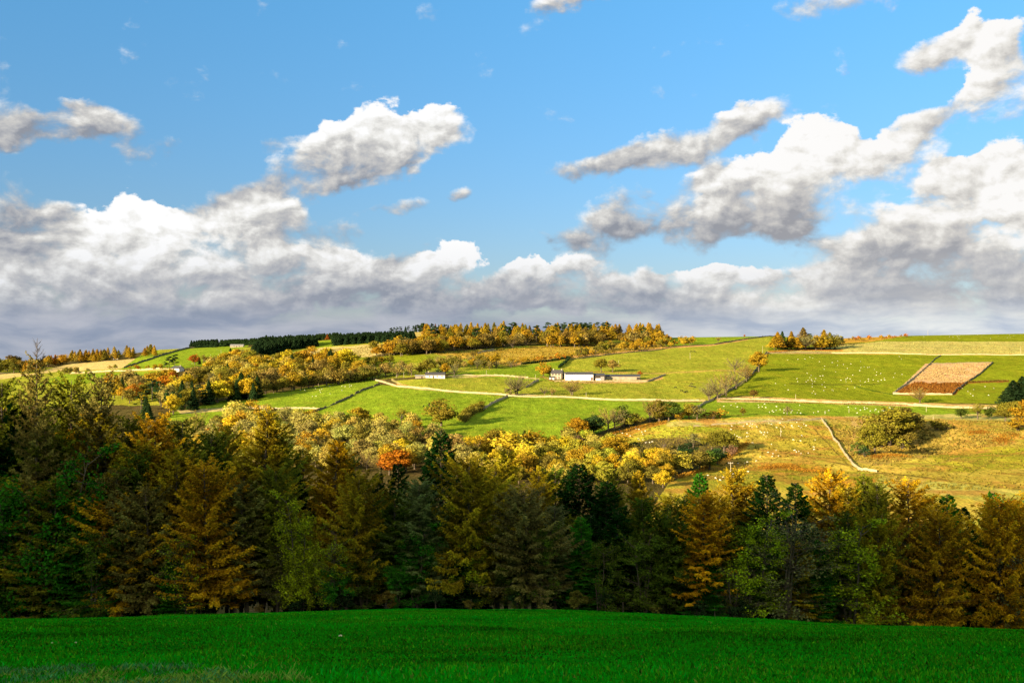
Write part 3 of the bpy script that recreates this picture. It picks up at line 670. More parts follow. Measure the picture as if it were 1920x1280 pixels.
# clump of larches on the right skyline
for x, y, h, k, c, l in ((1458,656,34,'larch','amber','broad amber larch leftmost in the skyline clump'),(1452,656,26,'larch','gold','small golden larch at the very left foot of the skyline clump'),(1467,654,33,'spruce','dark','dark spruce behind the leftmost amber larch'),
  (1484,655,34,'larch','amber','amber larch second in the skyline clump'),(1478,654,22,'larch','orange','short orange larch low in the skyline clump'),(1495,656,24,'larch','amber','short amber larch in front of the skyline clump'),
  (1506,653,39,'larch','brown','tallest brown-tipped larch of the skyline clump'),(1512,656,30,'bare','grey','bare grey tree in the middle of the skyline clump'),(1517,653,28,'pine','dark','dark pine in the gap of the skyline clump'),
  (1530,656,28,'round','amber','round golden beech right of the gap in the skyline clump'),(1540,656,26,'round','gold','round golden tree in the right half of the skyline clump'),(1545,654,36,'larch','amber','tall amber larch in the right half of the skyline clump'),
  (1556,655,32,'larch','oak','olive larch near the right end of the skyline clump'),(1566,655,28,'round','olive','dark olive tree closing the right end of the skyline clump'),(1579,640,10,'spruce','dark','tiny dark spruce alone right of the skyline clump')): at_pix(x, y, h, k, c, l, wide=1.25)
scatter([(1580,637),(1700,630),(1705,633),(1600,641)], 22, {'bush:orange': 2, 'bush:rust': 1, 'bush:amber': 2}, (4, 8), 'in the low bracken scrub right of the skyline clump', '', 5, 21)
# dark conifer plantations far up the valley: each block one mass of trees nobody could count
def plantation(name, poly, n, hpx, label, colour='dark', seed=1):
    r = np.random.default_rng(seed); xs = [p[0] for p in poly]; ys = [p[1] for p in poly]; Vs = []; Fs = []; Sh = []; k0 = 0
    src = []
    for m in SMALL['spruce']:
        nq = len(m.vertices); co = np.empty(nq*3); m.vertices.foreach_get('co', co); sh = np.empty(nq); m.attributes['shade'].data.foreach_get('value', sh)
        nl = int((np.array([p.material_index for p in m.polygons]) == 0).sum())*4
        co = co.reshape(-1, 3)[:nl].reshape(-1, 4, 3); sh = sh[:nl].reshape(-1, 4); q = np.arange(len(co)) % 4 == 0
        c_ = co[q]; mm = c_.mean(1, keepdims=True); src.append(((mm+(c_-mm)*1.9).reshape(-1, 3), sh[q].ravel()))
    done = 0
    while done < n:
        px = r.uniform(min(xs), max(xs)); py = r.uniform(min(ys), max(ys))
        if not in_poly(np.array([px]), np.array([py]), poly)[0]: continue
        X, Y, z = ground_at(px, py); h = r.uniform(*hpx)/FPX*Y; co, sh = src[int(r.integers(len(src)))]; a = r.uniform(0, 6.28)
        v = co*np.array([h*1.9, h*1.9, h]); v = np.stack([v[:, 0]*math.cos(a)-v[:, 1]*math.sin(a)+X, v[:, 0]*math.sin(a)+v[:, 1]*math.cos(a)+Y, v[:, 2]+z], -1)
        Vs.append(v); Sh.append(np.clip(sh*.6+.4*r.uniform(.4, 1.6), 0, 2)); done += 1
    V = np.concatenate(Vs); me = make_mesh(name, V, np.arange(len(V)).reshape(-1, 4), [M_LEAF], False, np.concatenate(Sh))
    o = obj(name, me); o.color = (*PAL[colour], 1); tag(o, label, 'plantation', kind='stuff')
plantation('conifer_plantation', [(358,646),(408,644),(408,651),(358,652)], 110, (11, 15), 'dark rounded conifer block at the left end of the hilltop plantations', 'deep', 1)
plantation('conifer_plantation', [(412,640),(640,626),(640,630),(540,637),(415,648)], 420, (10, 13), 'long dark conifer belt along the hilltop', 'dark', 2)
plantation('conifer_plantation', [(470,668),(490,648),(592,646),(594,650),(530,658),(480,672)], 360, (16, 20), 'dark conifer block in the middle of the far hill', 'deep', 3)
plantation('conifer_plantation', [(625,640),(775,634),(778,639),(700,643),(628,648)], 360, (13, 16), 'dark conifer block right of the small green field', 'deep', 4)
plantation('conifer_plantation', [(640,628),(735,624),(735,626),(640,631)], 110, (5, 7), 'thin dark conifer strip on the skyline', 'dark', 5)
scatter([(540,640),(630,633),(630,637),(560,642)], 16, {'larch:dark': 2, 'larch:rust': 1, 'larch:brown': 1}, (9, 13), 'at the edge of the long conifer belt', '', 4, 24)
# larch strips on the left skyline
scatter([(125,680),(135,674),(290,664),(296,668),(130,683)], 48, {'larch:amber': 4, 'larch:gold': 2, 'larch:oak': 1, 'larch:brown': .6}, (15, 21), thirds(125, 296, 'at the west end of the amber larch strip', 'in the middle of the amber larch strip', 'at the east end of the amber larch strip'), '', 4, 25)
scatter([(30,695),(122,680),(125,684),(40,700)], 22, {'larch:amber': 3, 'larch:orange': 1, 'round:amber': 1}, (16, 22), 'in the amber strip beyond the tallest near larch', '', 5, 26)
scatter([(-60,695),(30,690),(40,700),(-60,705)], 22, {'round:oak': 2, 'round:brown': 2, 'round:olive': 2, 'loose:plum': 1}, (18, 26), 'in the dark wood on the far left skyline', '', 6, 27)
scatter([(120,700),(150,697),(150,700),(120,703)], 6, {'round:brown': 1, 'bush:oak': 1}, (8, 13), 'in the small brown copse above the left green field', '', 4, 28)
for x, y, h, k, c, l in ((206,692,7,'bush','amber','small amber bush leftmost on the straw field edge'),(216,692,9,'round','oak','round olive bush on the straw field edge'),(317,692,24,'pine','deep','large dark pine leftmost above the white house'),(328,690,26,'pine','deep','tall dark pine directly behind the white house'),
  (310,693,15,'pine','dark','low dark pine left of the white house'),(365,684,20,'round','rust','round rust red tree at the top of the left wood'),(382,684,20,'loose','brown','brown thin tree between red and dark ones at the top of the wood'),(395,684,16,'bush','olive','low olive bush at the top of the left wood'),(374,683,14,'spruce','dark','dark spruce beside the round rust red tree')): at_pix(x, y, h, k, c, l)
scatter([(240,694),(310,692),(310,690),(245,689)], 12, {'bush:amber': 2, 'bush:gold': 1, 'bush:rust': 1}, (5, 9), 'in the golden hedge left of the white house', '', 3, 29)
# the mixed wood left of the meadows
LW = lambda px, py: ('at the top' if py < 700 else ('at the foot' if py > 735 else 'in the heart'))+(' of the mixed valley wood, left part' if px < 420 else (' of the mixed valley wood, middle part' if px < 560 else ' of the mixed valley wood, right part'))
MIX = {'round:yellow': 2.0, 'round:gold': 3, 'tall:straw': 3, 'tall:tan': 2, 'round:oak': 3, 'round:amber': 1, 'spruce:dark': 1.2, 'larch:gold': 1.5, 'bare:grey': 1.2, 'round:orange': .15, 'round:olive': 1.5}
scatter([(345,724),(395,698),(440,686),(520,692),(560,695),(560,720),(450,738),(340,745)], 80, MIX, (26, 38), LW, '', 9, 30)
scatter([(540,700),(600,696),(650,700),(700,712),(690,716),(600,726),(540,734)], 34, {'round:gold': 3, 'tall:straw': 2, 'tall:tan': 1.5, 'round:amber': 1, 'round:oak': 3, 'tall:brown': 2}, (22, 36), LW, '', 7, 31)
scatter([(520,690),(650,680),(665,690),(640,700),(540,704)], 22, {'larch:gold': 3, 'round:yellow': 2, 'round:amber': 2, 'spruce:dark': .6}, (28, 42), 'in the golden stand under the straw field', '', 8, 32)
scatter([(205,722),(330,715),(345,745),(250,760),(205,745)], 46, {'round:olive': 2, 'tall:gold': 2, 'spruce:dark': 2, 'round:oak': 2, 'round:orange': 1, 'tall:tan': 2, 'round:rust': .6, 'round:yellow': 1}, (20, 32), 'in the wood round the white gabled house', '', 8, 33)
scatter([(260,765),(370,748),(440,750),(500,742),(500,748),(350,772),(270,790)], 24, {'spruce:dark': 3, 'pine:dark': 2, 'round:oak': 2, 'round:yellow': 1, 'tall:tan': 1}, (30, 46), 'in the dark lower fringe of the valley wood', '', 8, 34)
for x, y, h, k, c, l, w in ((408,755,42,'round','yellow','big bright yellow round tree at the lower edge of the valley wood',1.3),(385,757,36,'round','lemon','yellow round tree left of the biggest yellow one',1.1),(428,752,38,'round','gold','golden tree right of the biggest yellow one',1.0),(452,748,50,'spruce','dark','tall dark spruce right of the big yellow tree',1.3),
  (466,747,44,'spruce','deep','second dark spruce right of the big yellow tree',1.3),(480,745,46,'larch','brown','tall brown larch at the dark edge of the left meadow',1.2),(443,690,36,'round','gold','golden tree under the small pale farmstead',1.0),(456,688,32,'round','amber','amber tree right of the small pale farmstead',1.0),
  (518,695,30,'larch','amber','amber larch standing before the straw field',1.3),(585,692,42,'round','gold','big golden tree crowning the straw field edge',1.1),(562,694,36,'round','amber','amber tree left of the big golden one',1.0),(620,690,36,'spruce','dark','dark spruce among the golden trees below the straw field',1.1),
  (637,692,34,'larch','gold','golden larch right of the dark spruce',1.3),(330,752,40,'round','lemon','pale lemon tree low beside the dark pines',1.0),(300,758,44,'pine','dark','dark pine low in front of the lemon tree',1.1),(285,750,40,'pine','deep','dark pine at the left foot of the valley wood',1.1)): at_pix(x, y, h, k, c, l, wide=w)
for x in range(500, 700, 11): at_pix(x+r0.uniform(-3, 3), 739-(x-500)*.145+r0.uniform(-1, 1), r0.uniform(20, 30), r0.choice(['tall', 'round', 'loose']), r0.choice(['oak', 'tan', 'brown', 'olive']), 'tree lining the top edge of the left meadow under the wood', 'trees lining the top edge of the left meadow')
scatter([(655,714),(705,709),(705,712),(660,718)], 8, {'round:olive': 2, 'bush:dark': 1, 'bare:grey': 1}, (14, 22), 'by the dark barn at the track end', '', 5, 35)
# pale valley trees just beyond the near wood
VW = thirds(360, 880, 'in the pale birch wood below the left meadow', 'in the pale wood below the middle meadow', 'in the pale wood left of the round oak')
PALE = {'tall:straw': 3, 'round:pale': 3, 'loose:pale': 1.5, 'round:straw': 3, 'tall:pale': 2, 'round:gold': 1.6, 'round:yellow': 1.0, 'round:tan': .6, 'bare:tan': 1.0, 'round:orange': .15, 'round:olive': 1.4, 'round:ygreen': .6}
scatter([(340,815),(470,795),(540,800),(640,808),(780,816),(830,840),(870,860),(870,885),(500,890),(300,850)], 125, PALE, (32, 50), VW, '', 8.5, 36)
scatter([(880,850),(930,848),(1010,850),(1090,842),(1160,855),(1260,890),(1250,915),(880,905)], 85, {'round:yellow': 2.4, 'round:lemon': 1.8, 'round:gold': 2, 'tall:straw': 2, 'round:ygreen': 2, 'loose:olive': 1, 'bare:tan': 1, 'round:oak': 1.4, 'round:olive': .8}, (30, 46), thirds(880, 1260, 'in the yellow valley wood, left part', 'in the yellow valley wood, middle', 'in the yellow valley wood under the dell'), '', 8.5, 37)
for x, y, h, k, c, l, w in ((827,799,50,'round','oak','large round olive oak between the two bright meadows',1.15),(752,795,30,'loose','oak','small olive tree on the lower edge of the middle meadow',1.1),(778,822,34,'round','amber','orange brown tree left of the round oak',1.1),(632,812,22,'round','orange','small bright orange tree under the middle meadow',1.0),
  (645,806,18,'round','dark','small dark round tree under the middle meadow',1.1),(690,806,20,'round','yellow','small bright yellow tree under the middle meadow',1.1),(702,810,16,'bush','dark','small dark bush beside the bright yellow tree',1.0),(512,800,18,'bush','yellow','yellow bush leftmost on the lower edge of the left meadow',1.2),(535,800,16,'bush','lemon','lemon bush right of the yellow one below the left meadow',1.2),
  (745,892,50,'round','orange','fiery orange beech in the valley wood',1.2),(730,890,40,'round','rust','rust red beech beside the fiery orange one',1.2),(760,880,34,'round','orange','small orange beech right of the fiery one',1.2),(856,872,58,'tall','tan','tall tan tree below the round oak',1.2),(835,868,52,'round','straw','broad straw tree under the round oak',1.2),
  (955,865,56,'tall','lemon','brilliant yellow birch with pale stem in the valley wood',1.4),(930,842,34,'loose','oak','olive tree left of the brilliant yellow birch',1.1),(983,850,44,'spruce','green','dark green conifer right of the brilliant yellow birch',1.1),(1002,860,52,'tall','amber','amber tree right of the dark green conifer',1.3),
  (970,834,22,'round','olive','olive tree in front of the bright meadow corner',1.2),(1063,862,44,'tall','yellow','pure yellow upright tree above the yellow wood',1.2),(1082,850,34,'round','plum','purplish brown tree beside the slope foot',1.1),(1066,826,26,'round','brown','brown tree at the meadow corner',1.2),
  (1083,822,40,'round','amber','orange brown tree at the left end of the knoll hedge',1.2),(1113,816,38,'round','dark','dark green round tree second in the knoll hedge',1.1),(1140,806,46,'bare','tan','large bare tan tree in the knoll hedge',1.3),(1152,805,42,'bare','grey','bare grey tree in the knoll hedge',1.2),(1170,800,40,'round','green','dark green tree left of the gap in the knoll hedge',1.0),(1180,802,26,'tall','ygreen','small yellow-green tree low in the knoll hedge',1.2),
  (1192,800,26,'round','olive','olive tree beside the small yellow-green one',1.2),(1218,792,46,'bare','tan','tall bare tree with leaning stems in the knoll hedge',1.3),(1236,791,42,'round','oak','spreading olive brown tree in the knoll hedge',1.1),(1254,790,38,'round','green','dark green tree right of the spreading olive brown one',1.0),
  (1292,786,30,'round','oak','brown oak on the knoll ridge',1.1),(1308,788,30,'loose','grey','grey thin tree on the knoll ridge',1.4),(1335,786,16,'bush','brown','low brown thicket on the knoll ridge',1.8),(1350,784,18,'bush','gold','golden bush at the right end of the knoll hedge',1.2),(1275,788,16,'bush','amber','amber bush in the middle of the knoll hedge',1.2),
  (1160,865,48,'round','amber','golden brown oak on the slope foot above the yellow wood',1.3),(1188,862,34,'round','dark','dark tree right of the golden brown oak',1.2),(1215,878,34,'round','oak','olive brown tree inside the dell',1.1),(1358,850,42,'round','oak','big olive oak at the right end of the dell',1.35),(1335,848,40,'loose','oak','thin olive tree left of the big dell oak',1.2),
  (1300,842,30,'loose','grey','grey thin tree at the top of the dell',1.3),(1270,842,30,'bare','tan','bare tree at the top of the dell',1.3),(1245,846,32,'bare','tan','bare spreading tree at the upper left of the dell',1.3),(1290,858,28,'round','dark','dark tree in the middle of the dell',1.2),(1312,882,38,'tall','olive','shaded upright tree low in the dell',1.2),(1330,880,36,'tall','green','shaded green tree by the pole in the dell',1.2),
  (1345,872,32,'round','dark','dark tree right of the pole in the dell',1.2),(1372,856,22,'round','plum','purplish bush under the big dell oak',1.0),(1280,888,40,'tall','ygreen','yellow-green tree at the left side of the dell',1.1),(1250,880,42,'round','tan','tan tree below the dell',1.1),
  (1668,835,72,'round','oak','largest olive oak of the clump on the rough hill',1.25),(1694,828,64,'round','olive','tall olive oak behind the largest one on the rough hill',1.1),(1698,838,34,'round','olive','low olive tree at the right foot of the oak clump',1.2),(1652,838,60,'round','olive','olive oak at the left foot of the oak clump',1.2),(1672,812,40,'round','amber','amber brown tree at the back of the oak clump',1.2),
  (1705,806,36,'round','oak','olive tree at the back right of the oak clump',1.1),(1640,852,58,'round','oak','front olive oak of the clump on the rough hill',1.0),(1610,853,26,'bush','green','blue-green bush lowest left of the oak clump',1.0),(1622,856,18,'bush','dark','dark bush at the left foot of the front oak',1.2),(1692,842,24,'bush','oak','round olive bush lowest right of the oak clump',1.2),
  (1757,808,22,'bush','oak','olive thorn bush alone right of the oak clump',1.1),(1775,806,16,'bush','olive','small olive bush behind the lone thorn bush',1.1),(1634,812,18,'bush','oak','small olive bush high left of the oak clump',1.2),
  (1802,784,20,'tall','green','small dark tree on the ridge left of the hedge oaks',1.5),(1833,786,30,'loose','oak','thin olive tree on the ridge at the right',1.2),(1857,786,26,'round','green','round green tree on the ridge at the right',1.0),(1885,790,36,'round','oak','olive oak on the ridge near the right edge',1.1),(1905,795,44,'round','oak','tall olive oak at the right edge of the ridge',1.2),
  (1928,800,50,'round','amber','amber oak cut by the right picture edge',1.2),(1900,755,42,'spruce','deep','broad dark evergreen at the right edge',2.2),(1917,754,48,'spruce','deep','taller dark evergreen at the right edge',2.0),(1889,756,30,'spruce','dark','low dark evergreen left of the two at the right edge',2.2),(1940,756,50,'spruce','deep','dark evergreen beyond the right edge',2.0),
  (1908,808,26,'bush','amber','amber bush under the right edge oaks',1.4)): at_pix(x, y, h, k, c, l, wide=w)
# hedge below the round oak
def hedge(pts, h, w, label, colour, n=None, name='hedge', seed=3, leaf=.5):
    r = np.random.default_rng(seed); P3 = np.array([ground_at(*p) for p in pts]); seg = np.linalg.norm(np.diff(P3[:, :2], axis=0), axis=1); Ln = seg.sum()
    n = n or int(Ln*h*16); cum = np.concatenate([[0], np.cumsum(seg)])
    t = r.uniform(0, Ln, n); X = np.interp(t, cum, P3[:, 0]); Y = np.interp(t, cum, P3[:, 1]); hh = h*(1+.55*fbm2(t/4+seed, t*0, 3))
    X = X+r.normal(size=n)*w*.4; Y = Y+r.normal(size=n)*w*.4; Z = terrain(X, Y)+hh*r.random(n)**.7
    c = np.stack([X, Y, Z], -1); v, f = cards(c, r.normal(size=(n, 3))+np.array([-.3, -.4, .5]), leaf*r.uniform(.5, 1.4, n), r, 1.2)
    o = obj(name, make_mesh(name, v, f, [M_LEAF], False, np.repeat(np.clip(1+1.2*fbm2(t/3, t*0+4, 2)+r.normal(0, .3, n), 0, 2), 4))); o.color = (*PAL[colour], 1)
    tag(o, label, 'hedge', 'field hedges'); return o
hedge([(905,766),(880,776),(862,790)], 4.0, 3, 'dark overgrown hedge running down from the pale wall to the round oak', 'oak', 5200)
hedge([(905,770),(880,780),(870,792)], 3.0, 3, 'lower shrubby strip beside the overgrown hedge', 'olive', 2600, seed=4)
hedge([(978,684),(1010,680),(1048,675),(1066,671)], 1.8, 1.2, 'clipped dark hedge along the top of the small green field', 'dark', 5000, seed=5)
hedge([(1068,673),(1060,681),(1048,691)], 2.4, 1.5, 'dark hedge dropping towards the farmhouse', 'deep', 3000, seed=6)
hedge([(1815,717),(1850,716),(1892,714)], 1.2, 1.4, 'thin rust coloured hedge right of the tan plot', 'brown', 900, seed=7)
hedge([(1090,840),(1150,815),(1200,801),(1250,792)], 1.2, 2.0, 'low orange bracken bank along the knoll', 'bracken', 1900, seed=8, leaf=.4)
hedge([(1272,898),(1330,874),(1375,850),(1402,832)], 1.3, 2.2, 'orange bracken bank below the dell', 'bracken', 2600, seed=9, leaf=.4)
hedge([(1430,880),(1470,873),(1510,884),(1545,884)], 0.8, 7.0, 'bright orange bracken patch on the lower slope', 'bracken', 2600, 'bracken_patch', 10, .4)
hedge([(1640,860),(1670,852),(1700,858)], 0.7, 5.0, 'orange bracken patch below the oak clump', 'bracken', 1500, 'bracken_patch', 11, .4)
hedge([(1870,830),(1890,818),(1905,815)], 0.7, 5.0, 'orange bracken patch near the right edge oaks', 'bracken', 1500, 'bracken_patch', 12, .4)
hedge([(1820,812),(1840,810),(1852,812)], 0.7, 4.0, 'small orange bracken patch on the rough hill', 'bracken', 1000, 'bracken_patch', 14, .4)
hedge([(1345,750),(1420,752),(1500,755),(1600,758),(1700,760)], 0.7, 2.0, 'tawny rush verge along the upper side of the pale wall', 'tan', 5000, 'rush_verge', 13, .35)
hedge([(860,840),(900,836),(935,833)], 1.5, 3.0, 'rust red bracken at the shaded meadow corner', 'rust', 1600, 'bracken_patch', 15, .4)
hedge([(1015,707),(1040,716),(1100,717),(1200,715)], 1.0, 2.5, 'tawny weeds in front of the farm buildings', 'tan', 3600, 'weed_bank', 16, .4)

# rough tussocks: far too many to count
def tussocks(polys, n, hgt, colour, label, seed, thin=None):
    r = np.random.default_rng(seed); out = []
    for poly in polys:
        xs = [p[0] for p in poly]; ys = [p[1] for p in poly]; Yg = np.arange(380, 1450, 1.0)
        px = r.uniform(min(xs), max(xs), n*3); py = r.uniform(min(ys), max(ys), n*3); k = in_poly(px, py, poly); px = px[k][:n]; py = py[k][:n]
        # invert rows to depths along a few columns
        for c0 in np.arange(min(xs), max(xs)+1, 24):
            q = (px >= c0) & (px < c0+24)
            if not q.any(): continue
            row = 640-FPX*terrain((c0+12-960)/FPX*Yg, Yg)/Yg; row = np.minimum.accumulate(row)
            Yv = np.interp(-py[q], -row, Yg)+r.normal(size=q.sum())*1.0; out.append(np.stack([(px[q]-960)/FPX*Yv, Yv], -1))
    XY = np.concatenate(out); k = fbm2(XY[:, 0]/14+seed, XY[:, 1]/18, 3) > r.uniform(-.5, .25, len(XY)); XY = XY[k]; m = len(XY); Z = terrain(XY[:, 0], XY[:, 1])
    c = np.repeat(np.stack([XY[:, 0], XY[:, 1], Z], -1), 3, 0); s = np.repeat(hgt*r.uniform(.5, 1.3, m), 3); c[:, :2] += r.normal(size=(3*m, 2))*.25; c[:, 2] += s*.35
    v, f = cards(c, r.normal(size=c.shape)*np.array([1, 1, .5]), s*1.5, r, 1.1)
    o = obj('tussock_grass', make_mesh('tussock_grass', v, f, [M_LEAF], False, np.repeat(np.clip(r.normal(1, .4, 3*m), 0, 2), 4))); o.color = (*colour, 1); tag(o, label, kind='stuff')
tussocks([[(1100,835),(1190,800),(1500,790),(1550,785),(2000,792),(2000,940),(1560,900),(1300,900),(1400,845)]], 5500, .5, (.17, .135, .02), 'dry grass tussocks over the rough hill on the right', 51)
tussocks([[(1550,785),(1900,790),(1900,830),(1640,870),(1600,860)]], 3000, .65, (.21, .155, .03), 'straw coloured rushes round the oak clump', 52)
tussocks([[(1715,712),(1740,684),(1858,681),(1816,716)]], 2600, .6, (.34, .23, .10), 'tall straw coloured stems on the fenced plot', 53)
tussocks([[(1712,717),(1815,718),(1788,738),(1678,738)]], 1800, .8, (.16, .065, .012), 'rust coloured bracken on the lower part of the fenced plot', 54)
tussocks([[(810,662),(1100,645),(1240,642),(1250,652),(1060,672),(960,686),(900,680)]], 3500, .8, (.22, .15, .02), 'tawny rough grass on the slope below the skyline forest', 55)
tussocks([[(1450,657),(1650,641),(2000,641),(2000,663)],[(500,698),(600,656),(730,646),(700,665)]], 3000, .6, (.24, .21, .06), 'pale rough grass on the upland fields', 56)
tussocks([[(970,742),(1062,678),(1430,640),(1436,662),(1345,748)]], 5000, .35, (.15, .15, .015), 'sparse tussocks on the hill pasture', 57)
# ------------------------------------------------------------------ the near wood: full-size trees, metres
def near_larch(seed, H=22.0, Lmax=4.6, nbr=150, bare_top=0.0, weep=.5, dens=1.0, dense_cone=False, power=.55, low=.19):
    r = np.random.default_rng(seed); cr = Soup(); tr = Soup(); br = Soup()
    zs = np.linspace(0, 1, 9); wob = np.cumsum(r.normal(size=(9, 2))*.07, axis=0); wob[0] = 0
    tp = np.stack([wob[:, 0], wob[:, 1], zs*H], -1); tp[0, 2] = -.6
    tr.tube(tp, .24*(1-zs)**.8+.025, 8)
    C = []; A = []; S = []; SH = []
    for k in range(nbr):
        q = (k+r.random())/nbr; zr = low+(.98-low)*q
        L = Lmax*(1-zr)**(power if not dense_cone else .75)*r.uniform(.55, 1.15)*(1+.85*vnoise(np.array([k*2.399 % 6.283*1.3+seed]), np.array([zr*6.0]))[0])+.25
        a = k*2.399+r.normal()*.35; u = np.array([math.cos(a), math.sin(a), 0]); sd = np.array([-u[1], u[0], 0])
        root = np.array([np.interp(zr*H, tp[:, 2], tp[:, 0]), np.interp(zr*H, tp[:, 2], tp[:, 1]), zr*H])
        rise = -.42*weep+(.75+.3*weep)*zr**1.6; t = np.linspace(0, 1, 6)
        pth = root+u*(t*L)[:, None]; pth[:, 2] += L*(rise*t+.22*weep*t*t+.15*t**3)+r.normal()*.03; pth += sd*(np.sin(t*2+r.normal())*.08*L)[:, None]
        br.tube(pth, (.045+.008*L)*(1-t*.85)*(.5+.5*(1-zr)), 3)
        leafy = zr < 1-bare_top
        nt_ = int(L*(15 if not dense_cone else 19)*dens)+3
        tt = np.sort(r.uniform(.12, 1, nt_)); P_ = np.stack([np.interp(tt, t, pth[:, i]) for i in range(3)], -1)
        side = r.choice([-1, 1], nt_)[:, None]
        dirs = unit(sd*side*r.uniform(.2, 1, (nt_, 1))+u*r.uniform(.15, .9, (nt_, 1))+np.array([0, 0, 1])*(r.normal(size=(nt_, 1))*.22-.75*weep*(1-zr)+.35*zr))
        Lt = r.uniform(.25, .95, nt_)*(1.15-tt*.55)*(.45+.55*min(1, L/3))
        bsh = np.clip(r.normal(1, .33), .2, 1.8)
        if leafy:
            ns = 9
            s_ = (np.arange(ns)+.5)/ns
            pc = P_[:, None]+dirs[:, None]*(Lt[:, None]*s_[None])[..., None]; pc[..., 2] -= .18*weep*(Lt[:, None]*s_[None])**2*2
            pc += r.normal(size=pc.shape)*.035
            C.append(pc.reshape(-1, 3)); A.append(np.repeat(dirs, ns, 0)+r.normal(size=(nt_*ns, 3))*.45); S.append(np.repeat(Lt/ns*1.3+.045, ns)*r.uniform(.6, 1.35, nt_*ns)); SH.append(np.clip((bsh+r.normal(0, .3, nt_*ns))*(.6+.6*np.repeat(tt, ns)), 0, 2))  # light put into the tone: twigs lighter towards the branch tip
        else:
            for j in range(0, nt_, 2):
                br.tube([P_[j], P_[j]+dirs[j]*Lt[j]+np.array([0, 0, .15])], [.018, .006], 3)
    C = np.concatenate(C); A = unit(np.concatenate(A)); S = np.concatenate(S); SH = np.concatenate(SH)
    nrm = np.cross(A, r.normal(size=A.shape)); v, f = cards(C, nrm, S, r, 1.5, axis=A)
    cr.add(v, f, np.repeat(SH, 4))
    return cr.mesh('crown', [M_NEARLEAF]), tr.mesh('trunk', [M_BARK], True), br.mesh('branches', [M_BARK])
def near_spruce(seed, H=20.0, Lmax=3.9, nbr=190):
    r = np.random.default_rng(seed); cr = Soup(); tr = Soup(); br = Soup()
    tr.tube([[0, 0, -.6], [0, 0, H*.5], [0, 0, H*.995]], [.25, .15, .015], 8)
    C = []; A = []; S = []; SH = []
    for k in range(nbr):
        q = (k+r.random())/nbr; zr = .04+.95*q; L = Lmax*(1-zr)**.72*r.uniform(.6, 1.15)+.25
        a = k*2.399+r.normal()*.3; u = np.array([math.cos(a), math.sin(a), 0]); sd = np.array([-u[1], u[0], 0]); t = np.linspace(0, 1, 5)
        pth = np.array([0, 0, zr*H])+u*(t*L)[:, None]; pth[:, 2] += L*((-.30+.75*zr)*t+.20*t**3)
        br.tube(pth, .035*(1-t*.85), 3)
        n = int(L*80)+8; tt = r.uniform(.08, 1, n)**.8; P_ = np.stack([np.interp(tt, t, pth[:, i]) for i in range(3)], -1)
        off = r.uniform(-1, 1, n)*(.75*(1.05-tt)*L**.7+.08); pc = P_+sd*off[:, None]+u*(np.abs(off)*.35)[:, None]; pc[:, 2] -= np.abs(off)*.22+r.uniform(0, .22, n)
        C.append(pc); A.append(u+sd*np.sign(off)[:, None]*.7+r.normal(size=(n, 3))*.35); S.append(r.uniform(.08, .19, n)); SH.append(np.clip(r.normal(1, .3)+r.normal(0, .3, n), 0, 2))
    C = np.concatenate(C); A = unit(np.concatenate(A)); S = np.concatenate(S); nrm = np.cross(A, r.normal(size=A.shape))+np.array([0, 0, .6])
    v, f = cards(C, nrm, S, r, 1.5, axis=A); cr.add(v, f, np.repeat(np.concatenate(SH), 4))
    return cr.mesh('crown', [M_NEARLEAF]), tr.mesh('trunk', [M_BARK], True), br.mesh('branches', [M_BARK])
def near_broad(seed, H=14.0, W=4.2, leaves=11000, leaf=.17, sparse=.5):
    """many-stemmed broadleaf tree with airy sprays of separate leaves"""
    r = np.random.default_rng(seed); cr = Soup(); tr = Soup(); br = Soup(); tips = []
    for s in range(3):
        a = r.uniform(0, 6.28); o = np.array([math.cos(a), math.sin(a), 0])*.35
        top = o*3.2+np.array([0, 0, H*r.uniform(.7, .95)]); t = np.linspace(0, 1, 6)[:, None]
        stem = np.array([0, 0, -.5])+o*.4+(top-np.array([0, 0, -.5])-o*.4)*t+r.normal(size=(6, 3))*.12*t; tr.tube(stem, .11*(1-t[:, 0])**.7+.02, 7)
        for k in range(22):
            q = r.uniform(.12, 1); p0 = np.array([np.interp(q, t[:, 0], stem[:, i]) for i in range(3)])
            b = r.uniform(0, 6.28); L = W*(1-.65*max(0, q-.35))*r.uniform(.5, 1); d = unit(np.array([math.cos(b), math.sin(b), r.uniform(.0, .7)]))
            w = np.linspace(0, 1, 5)[:, None]; pth = p0+d*L*w+r.normal(size=(5, 3))*.10*w; pth[:, 2] += .25*L*w[:, 0]**2-.3*L*w[:, 0]*(q < .35); pth[:, 2] = np.maximum(pth[:, 2], .25)
            br.tube(pth, .05*(1-w[:, 0]*.85), 4)
            for j in range(9):
                e = r.uniform(.25, 1); p1 = np.array([np.interp(e, w[:, 0], pth[:, i]) for i in range(3)]); d2 = unit(d+r.normal(size=3)*.8); l2 = r.uniform(.4, 1.2)
                br.tube([p1, p1+d2*l2], [.016, .005], 3); tips.append((p1, d2, l2))
    n = leaves//len(tips); C = []; N = []; SH = []
    for p1, d2, l2 in tips:
        if r.random() < sparse*.4: continue
        t = r.uniform(.15, 1.1, n)[:, None]; C.append(p1+d2*l2*t+r.normal(size=(n, 3))*.19); N.append(r.normal(size=(n, 3))+np.array([-.2, -.3, .7])); SH.append(np.clip(r.normal(1, .3)+r.normal(0, .4, n), 0, 2))
    C = np.concatenate(C); N = np.concatenate(N); v, f = cards(C, N, leaf*r.uniform(.6, 1.3, len(C)), r, 1.15); cr.add(v, f, np.repeat(np.concatenate(SH), 4))
    return cr.mesh('crown', [M_NEARLEAF]), tr.mesh('trunk', [M_BARK], True), br.mesh('branches', [M_BARK])
